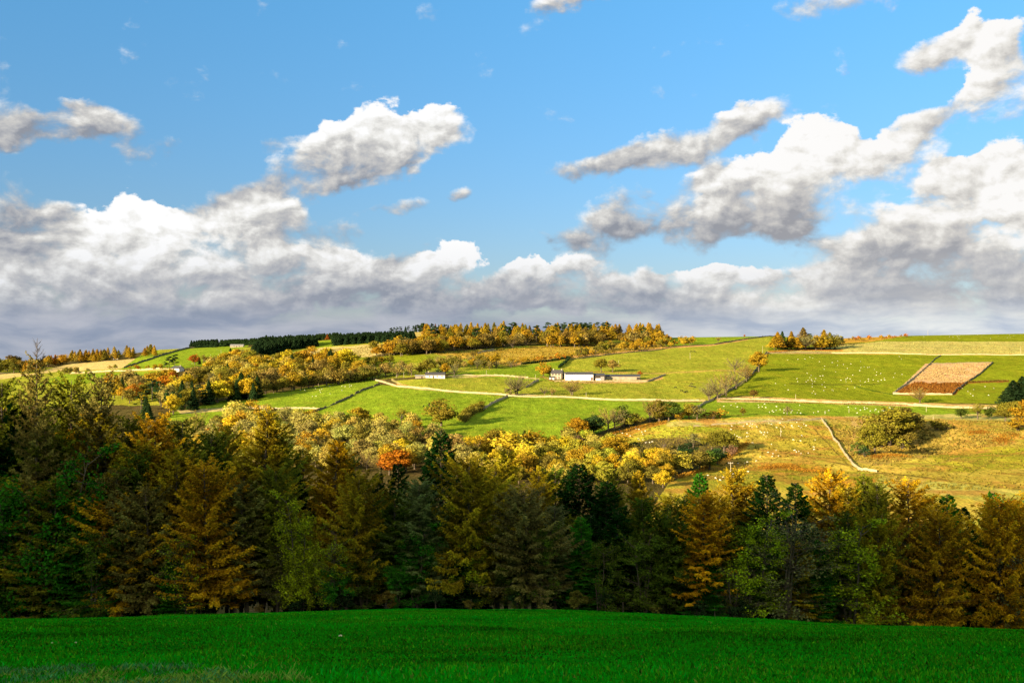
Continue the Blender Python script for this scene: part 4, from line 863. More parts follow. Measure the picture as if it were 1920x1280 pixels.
NEAR = {'larch': [(near_larch(101, 22, 4.6, 150, power=.52), 22), (near_larch(102, 22, 4.9, 145, weep=.8, power=.42), 22), (near_larch(103, 22, 4.4, 150, weep=.3, power=.5), 22), (near_larch(104, 22, 4.6, 140, weep=.95, dens=1.1, power=.40), 22), (near_larch(131, 22, 4.3, 150, weep=.5, power=.36), 22), (near_larch(132, 22, 5.0, 150, weep=.6, power=.45, low=.14), 22)],
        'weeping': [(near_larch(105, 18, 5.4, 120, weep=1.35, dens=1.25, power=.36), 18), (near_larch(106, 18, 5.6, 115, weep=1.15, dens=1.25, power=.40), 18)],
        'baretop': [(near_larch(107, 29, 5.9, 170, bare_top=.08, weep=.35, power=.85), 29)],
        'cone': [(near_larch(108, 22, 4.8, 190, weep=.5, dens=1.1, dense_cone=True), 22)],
        'spruce': [(near_spruce(111, 20, 4.6), 20), (near_spruce(112, 20, 4.0, 170), 20), (near_spruce(113, 20, 5.0, 200), 20)],
        'leafy': [(near_broad(121), 14), (near_broad(122, W=3.6), 14)],
        'spotted': [(near_broad(123, leaves=4200, leaf=.14, sparse=1.0), 14), (near_broad(124, W=4.6, leaves=5200, leaf=.14, sparse=.8), 14)]}
NAME_NEAR = {'larch': 'larch_tree', 'weeping': 'larch_tree', 'baretop': 'larch_tree', 'cone': 'larch_tree', 'spruce': 'spruce_tree', 'leafy': 'broadleaf_tree', 'spotted': 'thin_leaved_tree'}
WORD_NEAR = {'larch': 'larch', 'weeping': 'drooping larch', 'baretop': 'larch with a bare pointed top', 'cone': 'dense cone-shaped larch', 'spruce': 'spruce', 'leafy': 'leafy broadleaf tree', 'spotted': 'thin-leaved tree with pale dots'}
BAYS = [(110, 'at the far left'), (220, 'right of the tallest bare-topped larch'), (340, 'below the white gabled house'), (450, 'below the big yellow tree'), (560, 'around the dense cone-shaped larch'), (700, 'below the dark field wall'),
        (790, 'below the fiery orange beech'), (900, 'by the highest dark spruce'), (1030, 'below the brilliant yellow birch'), (1150, 'by the broad dark spruce pair'), (1270, 'below the yellow wood'), (1400, 'below the bracken bank'),
        (1520, 'by the pale-dotted thicket'), (1640, 'below the pale dell wall'), (1760, 'below the oak clump'), (1855, 'by the pointed green spruces'), (9999, 'at the far right')]
NPAL = {'amber': (.50, .28, .010), 'orange': (.62, .30, .010), 'gold': (.36, .27, .012), 'oak': (.175, .180, .012), 'olive': (.085, .125, .010), 'brown': (.19, .155, .035), 'grey': (.17, .18, .055), 'dark': (.014, .054, .006), 'deep': (.010, .040, .006),
        'green': (.04, .17, .008), 'ygreen': (.30, .35, .010), 'rust': (.34, .18, .014)}
_seen = {}
def near_tree(px, top, Y, kind, colour, wide=1.0, row='front', r=RNG):
    X = (px-960)/FPX*Y; z = tz(X, Y); h = (640-top)/FPX*Y-z
    i = int(r.integers(len(NEAR[kind]))); (cm, tm, bm), H0 = NEAR[kind][i]; s = h/H0
    o = empty(NAME_NEAR[kind], (X, Y, z-.1), r.uniform(0, 6.28), (s**.6*wide*r.uniform(.85, 1.15), s**.6*wide*r.uniform(.85, 1.15), s))
    o.rotation_euler = (r.normal()*.03, r.normal()*.03, r.uniform(0, 6.28)); c = obj('crown', cm, o); c.color = (*jitter(NPAL[colour], r, .12), 1); obj('trunk', tm, o); obj('branches', bm, o)
    bay = next(t for x, t in BAYS if px < x)
    lab = f'{CW[colour]} {WORD_NEAR[kind]} in the {row} of the near wood {bay}'.replace('tall back of the near wood', 'back row').replace('front of the near wood', 'front row').replace('dark middle of the near wood', 'dark wood interior').replace('younger fringe of the near wood', 'younger fringe')
    k = _seen.get(lab, 0); _seen[lab] = k+1
    if k: lab = lab.replace(' in the ', ['', ', second one, in the ', ', third one, in the ', ', fourth one, in the ', ', fifth one, in the '][min(k, 4)], 1)
    tag(o, lab[:150], 'spruce' if kind == 'spruce' else ('tree' if kind in ('leafy', 'spotted') else 'larch'), 'trees of the near wood'); return o
BACK = [(65,632,106,'baretop','brown',.75),(15,715,112,'larch','oak',1),(122,712,113,'larch','oak',1),(186,702,110,'larch','brown',1),(240,765,117,'larch','oak',1),(292,768,112,'larch','amber',1),(338,775,121,'larch','oak',1),(382,800,118,'larch','oak',.9),(424,785,124,'larch','gold',.9),
 (487,748,114,'cone','gold',1.15),(540,812,120,'larch','olive',1),(576,825,125,'larch','gold',1),(614,806,117,'cone','amber',1),(662,840,122,'larch','olive',.9),(702,885,124,'spruce','dark',1),(750,866,128,'spruce','dark',1),(722,915,117,'larch','oak',1),
 (829,806,121,'spruce','deep',1.3),(872,862,125,'spruce','dark',1.1),(796,890,118,'larch','olive',1),(912,868,122,'larch','gold',1),(950,846,127,'larch','gold',1),(1000,878,121,'larch','gold',1),(1042,880,126,'larch','olive',1),(1087,864,122,'spruce','deep',1.3),
 (1132,898,119,'spruce','dark',1.2),(1165,885,126,'larch','oak',1),(1218,880,128,'cone','gold',.9),(1260,925,120,'larch','gold',1),(1308,886,126,'spruce','green',1.1),(1340,925,121,'larch','gold',1),(1368,878,124,'larch','gold',1),(1402,905,126,'larch','amber',1),(1440,888,121,'spruce','deep',1.2),
 (1488,902,117,'spruce','dark',1.2),(1515,935,124,'larch','oak',1),(1549,884,122,'larch','amber',1),(1590,912,120,'larch','gold',1),(1627,890,119,'cone','oak',1.2),(1662,925,123,'larch','gold',1),(1704,902,117,'larch','amber',1.1),(1742,932,122,'larch','amber',1),
 (1778,925,121,'spruce','green',1.1),(1812,950,124,'spruce','dark',1.1),(1841,916,122,'spruce','green',1.1),(1872,930,113,'larch','orange',1.1),(1902,945,121,'spruce','green',1),(1935,925,119,'larch','amber',1),(1985,930,118,'larch','gold',1),(-40,700,114,'larch','gold',1),(-90,720,110,'larch','oak',1),(95,785,108,'larch','oak',1),(150,770,112,'larch','amber',1),(205,765,111,'larch','gold',1),(262,815,110,'larch','gold',1),(315,815,113,'larch','gold',1),(360,830,112,'larch','oak',1),(402,800,115,'larch','olive',1),(450,840,112,'larch','gold',1),(516,805,115,'larch','oak',1),(1280,930,118,'larch','olive',1),(1648,905,114,'larch','oak',1)]
FRONT = [(28,850,104,'leafy','green',1.1),(118,840,105,'leafy','green',1.2),(-40,860,104,'leafy','green',1.1),(170,955,103,'leafy','olive',1.0),(222,880,106,'larch','brown',1),(268,845,108,'larch','olive',1),(325,850,107,'larch','gold',1),(392,875,104,'weeping','amber',.9),(462,905,106,'larch','brown',1.0),(520,880,108,'larch','oak',1),
 (352,960,103,'spotted','ygreen',1.0),(566,915,104,'leafy','ygreen',.8),(622,985,104,'spotted','ygreen',.9),(668,895,106,'weeping','gold',.9),(735,925,107,'larch','olive',1),(790,905,106,'larch','grey',1.1),(866,868,105,'weeping','gold',1.1),(932,905,108,'larch','gold',1),(985,925,104,'weeping','brown',1.1),(1042,950,105,'larch','grey',1.1),
 (1102,960,109,'spruce','deep',1.2),(1158,955,108,'spruce','dark',1.2),(1210,935,107,'larch','olive',1),(1258,975,105,'weeping','olive',.9),(1320,925,105,'larch','orange',1.0),(1368,985,106,'larch','oak',1),(1412,955,103,'leafy','ygreen',1.0),(1474,930,104,'spotted','grey',1.2),(1530,965,105,'spotted','olive',1.1),(1575,960,107,'larch','olive',1),
 (1642,965,104,'weeping','gold',.85),(1702,985,106,'weeping','rust',.8),(1762,965,103,'weeping','amber',.9),(1818,1000,106,'larch','olive',1),(1882,945,103,'weeping','orange',.9),(1945,955,104,'larch','amber',1),(2000,960,106,'larch','gold',1),(2060,950,105,'spruce','dark',1.1),(2120,965,104,'leafy','olive',1.1),(2180,950,106,'spruce','green',1.1),(2240,960,105,'leafy','ygreen',1.1)]
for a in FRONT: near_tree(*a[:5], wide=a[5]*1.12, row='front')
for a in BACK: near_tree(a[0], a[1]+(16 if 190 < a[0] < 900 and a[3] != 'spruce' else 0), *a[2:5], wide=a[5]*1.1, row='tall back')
# shorter, younger trees pressed in between the front ones
rg = np.random.default_rng(31)
for k in range(34):
    x = -20+k*58+rg.uniform(-18, 18); kd = str(rg.choice(['larch', 'weeping', 'leafy', 'leafy', 'spruce', 'spotted'])); co = str(rg.choice({'larch': ['gold', 'oak', 'amber', 'olive'], 'weeping': ['gold', 'amber', 'brown'], 'leafy': ['olive', 'ygreen', 'green'], 'spotted': ['grey', 'olive'], 'spruce': ['dark', 'green']}[kd]))
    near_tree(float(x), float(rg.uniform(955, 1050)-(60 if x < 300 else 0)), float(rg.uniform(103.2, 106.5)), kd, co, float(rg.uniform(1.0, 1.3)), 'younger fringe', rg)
# trees deeper inside the wood, half hidden by the front ones
rf = np.random.default_rng(77)
_sil = lambda x: np.interp(x, [0, 65, 200, 300, 480, 620, 760, 960, 1200, 1440, 1700, 1920], [760, 740, 770, 830, 840, 880, 930, 930, 960, 960, 980, 990])
for k in range(46):
    x = -60+k*45+rf.uniform(-12, 12); kd = rf.choice(['larch', 'larch', 'spruce', 'spruce']); co = rf.choice(['oak', 'olive', 'gold']) if kd == 'larch' else 'deep'
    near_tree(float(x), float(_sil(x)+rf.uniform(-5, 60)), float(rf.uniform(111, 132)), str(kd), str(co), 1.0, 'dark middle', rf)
# bushes at the foot of the wood
for k in range(24):
    x = -30+k*84+rf.uniform(-20, 20); Yb = rf.uniform(101.5, 104); X = (x-960)/FPX*Yb
    kd = str(rf.choice(['bush', 'bush', 'loose'])); co = str(rf.choice(['olive', 'dark', 'brown', 'dark']))
    bay = next(t for q, t in BAYS if x < q)
    plant(kd, X, Yb, float(rf.uniform(1.0, 2.4)), co, f'low {CW[co]} {"bush" if kd == "bush" else "sapling"} at the foot of the wood {bay}', f'{CW[co]} {kd} undergrowth {bay}', small=False, r=rf)
tag(obj('forest_floor', make_mesh('forest_floor', *(lambda X, Y: (np.stack([X.ravel(), Y.ravel(), (terrain(X, Y)+.03).ravel()], -1), np.stack([(i := np.arange(X.size).reshape(X.shape))[:-1, :-1], i[:-1, 1:], i[1:, 1:], i[1:, :-1]], -1).reshape(-1, 4)))(*np.meshgrid(np.linspace(-110, 110, 180), np.linspace(100.6, 150, 60))), mats=[mat('leaf_litter', build=speckled((.045, .028, .012), 1.5, .5))], smooth=True)), 'dark leaf-strewn floor of the near wood', kind='structure')

# ------------------------------------------------------------------ wire fence between meadow and wood
M_POST = mat('weathered_post', build=speckled((.11, .09, .06), 9)); M_WIRE = mat('wire', (.07, .065, .06), .5)
fe = empty('wire_fence', (0, 102.6, tz(0, 102.6))); tag(fe, 'low post and wire fence between the dark wood and the meadow', 'fence')
fpx = [-30, 33, 104, 167, 228, 282, 377, 500, 620, 730, 883, 966, 1016, 1120, 1168, 1213, 1340, 1480, 1620, 1760, 1900, 1960]
prev = None; wires = Soup()
for q, x in enumerate(fpx):
    Yf = 102.6; X = (x-960)/FPX*Yf; z = tz(X, Yf); hp = 1.15 if x not in (966, 1120, 104) else 1.35
    v, f = tube([[0, 0, -.3], [.02*((q*7) % 3-1), 0, hp*.5], [.03*((q*5) % 3-1), 0, hp]], [.06, .055, .05], 7)
    f = f.tolist(); n_ = 7; f.append(list(range(len(v)-n_, len(v))))
    p = obj('post', make_mesh('post', v, f, [M_POST]), fe, (X-fe.location[0], 0, z-fe.location[2]))
    cur = np.array([X-fe.location[0], 0, z-fe.location[2]])
    if prev is not None:
        for hw in (.45, .8, 1.1): wires.tube([prev+[0, -.05, hw], (prev+cur)/2+[0, -.05, hw-.03], cur+[0, -.05, hw]], [.004]*3, 3)
    prev = cur
obj('wire', wires.mesh('wire', [M_WIRE]), fe)

# ------------------------------------------------------------------ meadow grass
def grass(name, label, n, ymax, xr, hgt, colour, seed, area=None, width=.012, spread=.35, contrast=.5, power=1.0):
    r = np.random.default_rng(seed)
    Y = 6+(ymax-6)*r.random(n)**power
    X = r.uniform(-.60, .60, n)*Y*1.0 if xr is None else r.uniform(*xr, n)
    if area is not None: k = area(X, Y, r); X = X[k]; Y = Y[k]
    n = len(X); Z = terrain(X, Y)
    patch = fbm2(X/2.3, Y/3.5, 3); hh = hgt*r.uniform(.45, 1.25, n)*(1+.7*patch)
    a = r.uniform(0, 6.28, n); wv = width*(1+Y/22)*r.uniform(.7, 1.4, n); sd = np.stack([np.cos(a)*wv, np.sin(a)*wv, np.zeros(n)], -1)
    ln = r.normal(size=(n, 2))*spread*hh[:, None]; b = np.stack([X, Y, Z-.01], -1)
    mid = b+np.stack([ln[:, 0]*.35, ln[:, 1]*.35, hh*.6], -1); tip = b+np.stack([ln[:, 0], ln[:, 1], hh], -1)
    v = np.stack([b-sd, b+sd, mid+sd*.6, tip], 1).reshape(-1, 3)
    o = obj(name, make_mesh(name, v, np.arange(n*4).reshape(-1, 4), [M_NEARLEAF], False, np.repeat(np.clip(1+contrast*r.normal(size=n)*.8+.5*patch+1.5*np.minimum(fbm2(X/7+3, Y/3.2, 3)+.12, 0)+.5*fbm2(X/25, Y/14+4, 2), 0, 2), 4)))
    o.color = (*colour, 1); tag(o, label, kind='stuff'); return o
grass('meadow_grass', 'short green grass of the near meadow', 260000, 75, None,   .080, (.018, .26, .003), 1, power=.75)
grass('yellow_green_grass', 'yellower patches of grass in the near meadow', 150000, 80, None, .080, (.075, .29, .005), 12, power=.75, area=lambda X, Y, r: fbm2(X/6+70, Y/5, 4) > r.uniform(-.1, .35, len(X)))
grass('pale_grass', 'scattered yellowish blades in the near meadow', 7000, 60, None, .075, (.13, .20, .02), 2, power=.8)
grass('dry_grass', 'dry straw coloured grass tufts at the lower left of the meadow', 26000, 19.5, (-10.5, -1.5), .12, (.20, .30, .035), 3, width=.005,
      area=lambda X, Y, r: (Y > 12) & (X/Y < -.20+.06*fbm2(X/1.3, Y, 2)) & (fbm2(X/.9, Y/1.4+3, 3) > -.02) & (r.random(len(X)) < sstep(19.5-Y, 0, 4)+.12), spread=.5)
grass('blue_grass', 'bluish rough grass at the lower left of the meadow', 20000, 20, (-11, -1.5), .12, (.07, .24, .06), 4, width=.007,
      area=lambda X, Y, r: (Y > 11) & (X/Y < -.24+.08*fbm2(X/1.3, Y, 2)) & (fbm2(X/.8, Y/1.2+9, 3) > .0), spread=.5)
def small_stone(px, py, s, label):
    Y = np.arange(8, 95, .1); X = (px-960)/FPX*Y; row = 640-FPX*terrain(X, Y)/Y; i = int(np.nonzero(row <= py)[0][0])
    r = np.random.default_rng(int(px)); n = 10; th = np.arange(n)/n*6.283; vs = []
    for j, (zz, rr) in enumerate(((-.3, .8), (.2, 1.0), (.7, .8), (.95, .35))):
        vs += [[s*rr*math.cos(t)*(1+.2*r.normal()), s*rr*math.sin(t)*.8*(1+.1*r.normal()), s*zz*.8] for t in th]
    f = [[j*n+k, j*n+(k+1) % n, (j+1)*n+(k+1) % n, (j+1)*n+k] for j in range(3) for k in range(n)]+[list(range(3*n, 4*n))]
    tag(obj('pale_stone', make_mesh('stone', vs, f, [mat('pale_stone', build=speckled((.62, .50, .30), 20, .2))]), None, (float(X[i]), float(Y[i]), tz(X[i], Y[i])+.03)), label, 'stone')
small_stone(639, 1194, .055, 'largest pale yellow stone lying in the near meadow'); small_stone(98, 1207, .028, 'small pale stone leftmost in the near meadow'); small_stone(142, 1207, .028, 'small pale stone right of the leftmost one in the meadow')
# ------------------------------------------------------------------ drystone walls
M_STONE = mat('drystone', build=speckled((.32, .25, .14), 2.2, .45)); M_SHADESTONE = mat('shadow_side_drystone', build=speckled((.13, .105, .055), 2.2, .5))  # second one: walls' shadow side put into a darker stone colour
def stone_wall(pts, label, h=.95, w=.42, m=None, seed=1, gaps=0.0):
    r = np.random.default_rng(seed); P3 = np.array([ground_at(*p)[:2] for p in pts]); seg = np.linalg.norm(np.diff(P3, axis=0), axis=1); cum = np.concatenate([[0], np.cumsum(seg)])
    n = max(3, int(cum[-1]/1.6)); t = np.linspace(0, cum[-1], n); X = np.interp(t, cum, P3[:, 0])+.35*fbm2(t/9+seed, t*0, 2); Y = np.interp(t, cum, P3[:, 1])+.5*fbm2(t/11+seed+5, t*0, 2)
    T = np.gradient(np.stack([X, Y], -1), axis=0); T /= np.linalg.norm(T, axis=1, keepdims=True); N = np.stack([-T[:, 1], T[:, 0]], -1)
    hh = h*(1+.30*r.normal(size=n)*.5+.35*fbm2(t/6+seed, t*0+2, 2)); hh = np.maximum(hh, .3)
    if gaps: hh = np.where(fbm2(t/5+seed, t*0+8, 2) > .32-gaps, .15, hh)
    Z = terrain(X, Y); c = np.stack([X, Y, Z], -1); N3 = np.concatenate([N, np.zeros((n, 1))], 1)
    prof = [(-.5, -.3), (-.42, .95), (-.2, 1.02), (.2, 1.0), (.42, .93), (.5, -.3)]
    V = np.stack([c+N3*(a*w)*(1+.15*r.normal(size=(n, 1)))+np.stack([0*X, 0*X, hh*b if b > 0 else 0*X+b], -1) for a, b in prof], 1).reshape(-1, 3)
    k = len(prof); i = np.arange(n*k).reshape(n, k); f = np.stack([i[:-1, :-1], i[1:, :-1], i[1:, 1:], i[:-1, 1:]], -1).reshape(-1, 4)
    o = obj('stone_wall', make_mesh('stone_wall', V, f, [m or M_STONE])); tag(o, label, 'wall', 'drystone field walls')
stone_wall([(700,712),(722,718),(745,725),(830,733),(940,740),(955,743),(1060,745),(1150,750),(1250,752),(1310,751)], 'long pale drystone wall winding between the pastures and the two meadows', seed=1)
stone_wall([(712,721),(685,730),(655,745),(610,765),(590,772),(565,785),(555,789)], 'dark drystone wall between the left and middle meadows', 1.3, m=M_SHADESTONE, seed=2, gaps=.06)
stone_wall([(430,767),(480,766),(520,767),(560,766),(600,767)], 'short pale wall along the foot of the left meadow', seed=3)
stone_wall([(952,744),(925,756),(905,768)], 'short pale wall dropping from the long wall to the hedge', 1.6, seed=4)
stone_wall([(1438,661),(1428,672),(1422,688),(1412,702),(1395,716),(1372,731),(1352,742),(1338,750)], 'dark drystone wall climbing straight up the hillside between pasture and sheep field', 1.7, .6, M_SHADESTONE, 5)
stone_wall([(1440,661),(1432,672),(1426,684)], 'pale second wall beside the top of the dark climbing wall', 1.2, seed=6)
stone_wall([(1338,750),(1318,758),(1300,768)], 'pale broken wall end running down from the dark climbing wall', 1.5, seed=7)
stone_wall([(1345,750),(1420,750),(1500,753),(1600,757),(1700,760),(1800,765),(1960,771)], 'long pale wall under the sheep field on the right', 1.2, seed=8)
stone_wall([(1745,682),(1722,702),(1698,722),(1674,739)], 'left wall of the tan and rust plot', 1.2, seed=9); stone_wall([(1862,680),(1840,700),(1812,718),(1786,740)], 'right wall of the tan and rust plot', 1.3, m=M_SHADESTONE, seed=10)
stone_wall([(1674,739),(1730,740),(1786,740)], 'bottom wall of the tan and rust plot', 1.2, seed=11); stone_wall([(1745,682),(1800,681),(1862,680)], 'top wall of the tan and rust plot', .9, seed=12, m=M_SHADESTONE)
stone_wall([(1764,667),(1752,674),(1745,682)], 'thin wall rising from the upper left corner of the plot', .9, seed=13, m=M_SHADESTONE)
stone_wall([(1541,786),(1556,808),(1572,832),(1588,856),(1600,872),(1612,882),(1645,885)], 'pale wall running down the rough hill and bending at the dell foot', 1.1, .6, seed=14)
stone_wall([(1010,714),(998,720),(986,727)], 'short pale wall below the farmhouse', 1.6, seed=15); stone_wall([(1040,716),(1100,717),(1160,716),(1215,716),(1222,713),(1248,703)], 'low rough wall in front of the barns and round the farmyard', 1.3, seed=16)
stone_wall([(1062,674),(1120,668),(1180,661),(1250,653),(1300,648),(1340,646)], 'long rough wall under the olive scrub', .9, seed=17, m=M_SHADESTONE); stone_wall([(1340,646),(1370,641),(1400,636),(1440,631),(1470,630)], 'dark wall climbing to the bare skyline', 1.4, m=M_SHADESTONE, seed=18)
stone_wall([(232,690),(262,680),(290,671),(325,660),(355,653),(372,650)], 'dark wall up the green hill right of the larch strip', 1.8, m=M_SHADESTONE, seed=19); stone_wall([(130,700),(200,696),(260,694),(330,694)], 'pale wall under the straw field at the left', 1.2, seed=20)
stone_wall([(1440,662),(1560,662),(1700,664),(1820,665),(1960,666)], 'thin wall between the sheep field and the straw band', .8, seed=21); stone_wall([(840,706),(870,704),(930,704),(990,708)], 'low wall right of the white cottage', .8, seed=22)
stone_wall([(1300,800),(1400,792),(1470,790),(1540,786)], 'low broken wall along the knoll top', .8, seed=23, gaps=.1)
stone_wall([(895,663),(912,659),(926,655)], 'short pale wall on the rough slope below the forest', 1.2, seed=24)

# ------------------------------------------------------------------ buildings
M_WHITE = mat('white_wall', build=speckled((.62, .59, .53), .5, .12)); M_RENDER = mat('pale_render', build=speckled((.27, .225, .16), .6, .3)); M_SLATE = mat('slate_roof', build=speckled((.060, .056, .055), 1.5, .3), rough=.6)
M_DARKW = mat('dark_wall', build=speckled((.045, .035, .03), 1, .3)); M_GLASS = mat('window_glass', (.02, .025, .03), .15, spec=.5); M_GREYR = mat('grey_roof', build=speckled((.22, .21, .20), 1, .25)); M_DOOR = mat('door_paint', (.10, .06, .04), .6)
def prism_roof(L, D, h, rise, over=.35, th=.18):
    a = [(-L/2-over, -D/2-over, h-over*rise/(D/2)), (-L/2-over, 0, h+rise), (-L/2-over, D/2+over, h-over*rise/(D/2))]
    v = []; 
    for x in (-L/2-over, L/2+over):
        for (_, y, z) in a: v += [(x, y, z+.02), (x, y, z+.02+th)]
    f = [[0, 1, 3, 2], [2, 3, 5, 4], [6, 8, 9, 7], [8, 10, 11, 9], [1, 7, 9, 3], [3, 9, 11, 5], [0, 2, 8, 6], [2, 4, 10, 8], [0, 6, 7, 1], [4, 5, 11, 10]]
    return v, f
def box(x0, x1, y0, y1, z0, z1):
    v = [(x, y, z) for z in (z0, z1) for x, y in ((x0, y0), (x1, y0), (x1, y1), (x0, y1))]
    return v, [[0, 3, 2, 1], [4, 5, 6, 7], [0, 1, 5, 4], [1, 2, 6, 5], [2, 3, 7, 6], [3, 0, 4, 7]]
def building(name, px0, px1, base, wall_px, roof_px, D, label, wm=None, rm=None, rz=0.0, wins=(), doors=(), chim=(), cat='house', group=None):
    X, Y, z = ground_at((px0+px1)/2, base); L = (px1-px0)/FPX*Y; h = wall_px/FPX*Y; rise = max(.4, roof_px/FPX*Y)
    o = empty(name, (X, Y+D/2, z), rz); tag(o, label, cat, group)
    v = [(-L/2, -D/2, -1.5), (L/2, -D/2, -1.5), (L/2, D/2, -1.5), (-L/2, D/2, -1.5), (-L/2, -D/2, h), (L/2, -D/2, h), (L/2, D/2, h), (-L/2, D/2, h), (-L/2, 0, h+rise-.02), (L/2, 0, h+rise-.02)]
    f = [[0, 1, 5, 4], [2, 3, 7, 6], [1, 2, 6, 9, 5], [3, 0, 4, 8, 7], [0, 3, 2, 1]]
    obj('wall', make_mesh('wall', v, f, [wm or M_WHITE]), o)
    rf_ = obj('roof', make_mesh('roof', *prism_roof(L, D, h, rise), [rm or M_SLATE]), o)
    for c in chim:
        vb, fb = box(c*L/2-.45, c*L/2+.45, -.4, .4, h+rise-.6, h+rise+1.1); obj('chimney', make_mesh('chimney', vb, fb, [M_RENDER]), rf_)
    for (u, zc, ww, hw) in wins:
        vb, fb = box(u*L/2-ww/2, u*L/2+ww/2, -D/2-.05, -D/2-.01, zc-hw/2, zc+hw/2); w_ = obj('window', make_mesh('window', vb, fb, [M_GLASS]), o)
    for (u, ww, hw, dm) in doors:
        vb, fb = box(u*L/2-ww/2, u*L/2+ww/2, -D/2-.08, -D/2-.01, 0, hw); obj('door', make_mesh('door', vb, fb, [dm or M_DOOR]), o)
    return o
building('barn', 1060, 1112, 713, 11, 3.5, 14, 'long white walled barn with dark roof in the hillside farm', rz=.03, doors=((.9, 1.6, 2.4, None),), cat='barn')
building('shed', 1112.5, 1134, 713, 9, 3.5, 12, 'dark open shed with pale panels joined to the white barn', wm=M_DARKW, rz=.03, doors=((-.1, 5.0, 1.7, M_WHITE), (.55, 3.0, 3.2, M_GREYR)), cat='shed')
building('long_shed', 1134, 1200, 712, 6.5, 3, 11, 'long low tan shed with dark roof right of the barns', wm=M_RENDER, rz=.05, doors=((.9, 3, 2.2, M_DARKW),), cat='shed')
building('farmhouse', 1036, 1056, 711, 11, 6, 9, 'two storey stone farmhouse with chimneys left of the white barn', wm=M_RENDER, rm=M_SLATE, rz=-.35, wins=((-.6, 4.0, 1, 1.3), (0, 4.0, 1, 1.3), (.6, 4.0, 1, 1.3), (-.6, 1.4, 1, 1.3), (.6, 1.4, 1, 1.3)), doors=((0, 1.1, 2.1, None),), chim=(-.8, .8))
building('lean_to', 1031, 1040, 713, 5, 2, 5, 'small white lean-to in front of the farmhouse', rz=-.2, doors=((0, 1.2, 1.9, None),), cat='outhouse')
building('cottage', 797, 833, 709, 6, 4.5, 8, 'low white cottage with dark roof beside the track', rz=.12, wins=((-.6, 1.4, 1.1, 1), (.2, 1.4, 1.1, 1), (.7, 1.4, 1.1, 1)), doors=((-.2, 1.1, 2.0, None),), chim=(-.7,))
building('low_outbuilding', 778, 797, 709, 4, 1.6, 5, 'low pale outbuilding against the left end of the cottage', wm=M_RENDER, rm=M_GREYR, rz=.1, doors=((.3, 1.1, 1.8, None),), cat='outhouse')
building('white_house', 322, 339, 697, 6.5, 4, 8, 'small white house under the dark pines on the left', rz=-.3, wins=((-.5, 1.5, 1.3, 1), (.5, 1.5, 1.3, 1)), doors=((0, 1, 2, None),), chim=(.7,))
building('gabled_house', 232, 250, 744, 11, 7, 8, 'white gabled house half hidden in the left wood', rm=M_GREYR, rz=.9, wins=((-.5, 1.6, 1.1, 1.1), (.5, 1.6, 1.1, 1.1), (0, 4.2, 1.0, 1.1)), doors=((0, 1, 2, None),), chim=(.7,))
building('farmstead', 431, 455, 651, 3, 2.4, 9, 'pale farmstead on the far brow before the conifers', wm=M_RENDER, rm=M_GREYR, rz=.1, wins=((-.4, 1.7, 1.2, 1.2), (.4, 1.7, 1.2, 1.2)), doors=((0, 1.2, 2.1, None),))
building('field_shelter', 211, 221, 674, 3, 1.3, 4, 'tiny white field shelter below the larch strip', rz=0, doors=((.3, 1.2, 1.8, None),), cat='shed')
building('dark_barn', 668, 690, 707, 7, 4, 9, 'dark slate roofed barn hidden by trees at the track end', wm=M_DARKW, rz=.2, doors=((0, 3, 2.6, M_GREYR),), cat='barn')

# ------------------------------------------------------------------ poles
M_POLE = mat('pole_wood', build=speckled((.34, .29, .20), 3, .2))
def pole(px, base, hpx, label, cross=False, m=None):
    X, Y, z = ground_at(px, base); h = hpx/FPX*Y; o = empty('utility_pole', (X, Y, z)); tag(o, label, 'pole', 'poles on the hillside')
    v, f = tube([[0, 0, -.8], [0, 0, h*.5], [0, 0, h]], [.14, .125, .11], 8); f = f.tolist()+[list(range(len(v)-8, len(v)))]
    obj('pole', make_mesh('pole', v, f, [m or M_POLE]), o)
    if cross:
        vb, fb = box(-1.0, 1.0, -.28, -.16, h-.55, h-.35); ca = obj('crossarm', make_mesh('crossarm', vb, fb, [M_POLE]), o)
        for xi in (-.85, 0, .85):
            vi, fi = tube([[xi, -.22, h-.35], [xi, -.22, h-.1]], [.07, .05], 6); obj('insulator', make_mesh('insulator', vi, fi, [M_WHITE]), ca)
for a in ((1370,884,18,'pale pole with crossarm standing in front of the shaded dell',True),(149,718,14,'thin pale pole in the left green field'),(198,702,9,'thin pale pole on the straw field edge at the left'),(1294,673,12,'thin pale pole in the pasture under the skyline'),
          (1430,663,14,'pale pole at the top of the dark climbing wall'),(1160,684,9,'short pale pole above the pair of trees by the barns'),(1492,749,10,'thin pale pole above the long wall in the sheep field'),(1914,663,14,'pale pole on the straw band at the right edge'),
          (1464,818,16,'faint pole on the dry knoll slope'),(912,703,9,'thin pole in the small green field'),(1099,744,9,'thin pole by the pale wall below the barns'),(757,708,11,'reddish brown pole by the cottage track'),(743,708,5,'short white post by the cottage track'),(1737,772,9,'pale pole in the narrow green strip'),(1592,774,8,'thin pole in the narrow green strip above the rough hill'),(1004,712,10,'thin pole left of the farmhouse'),(1750,787,7,'short pole on the ridge beyond the oak clump'),(1740,622+5,10,'thin dark mast on the right skyline')):
    pole(*a)

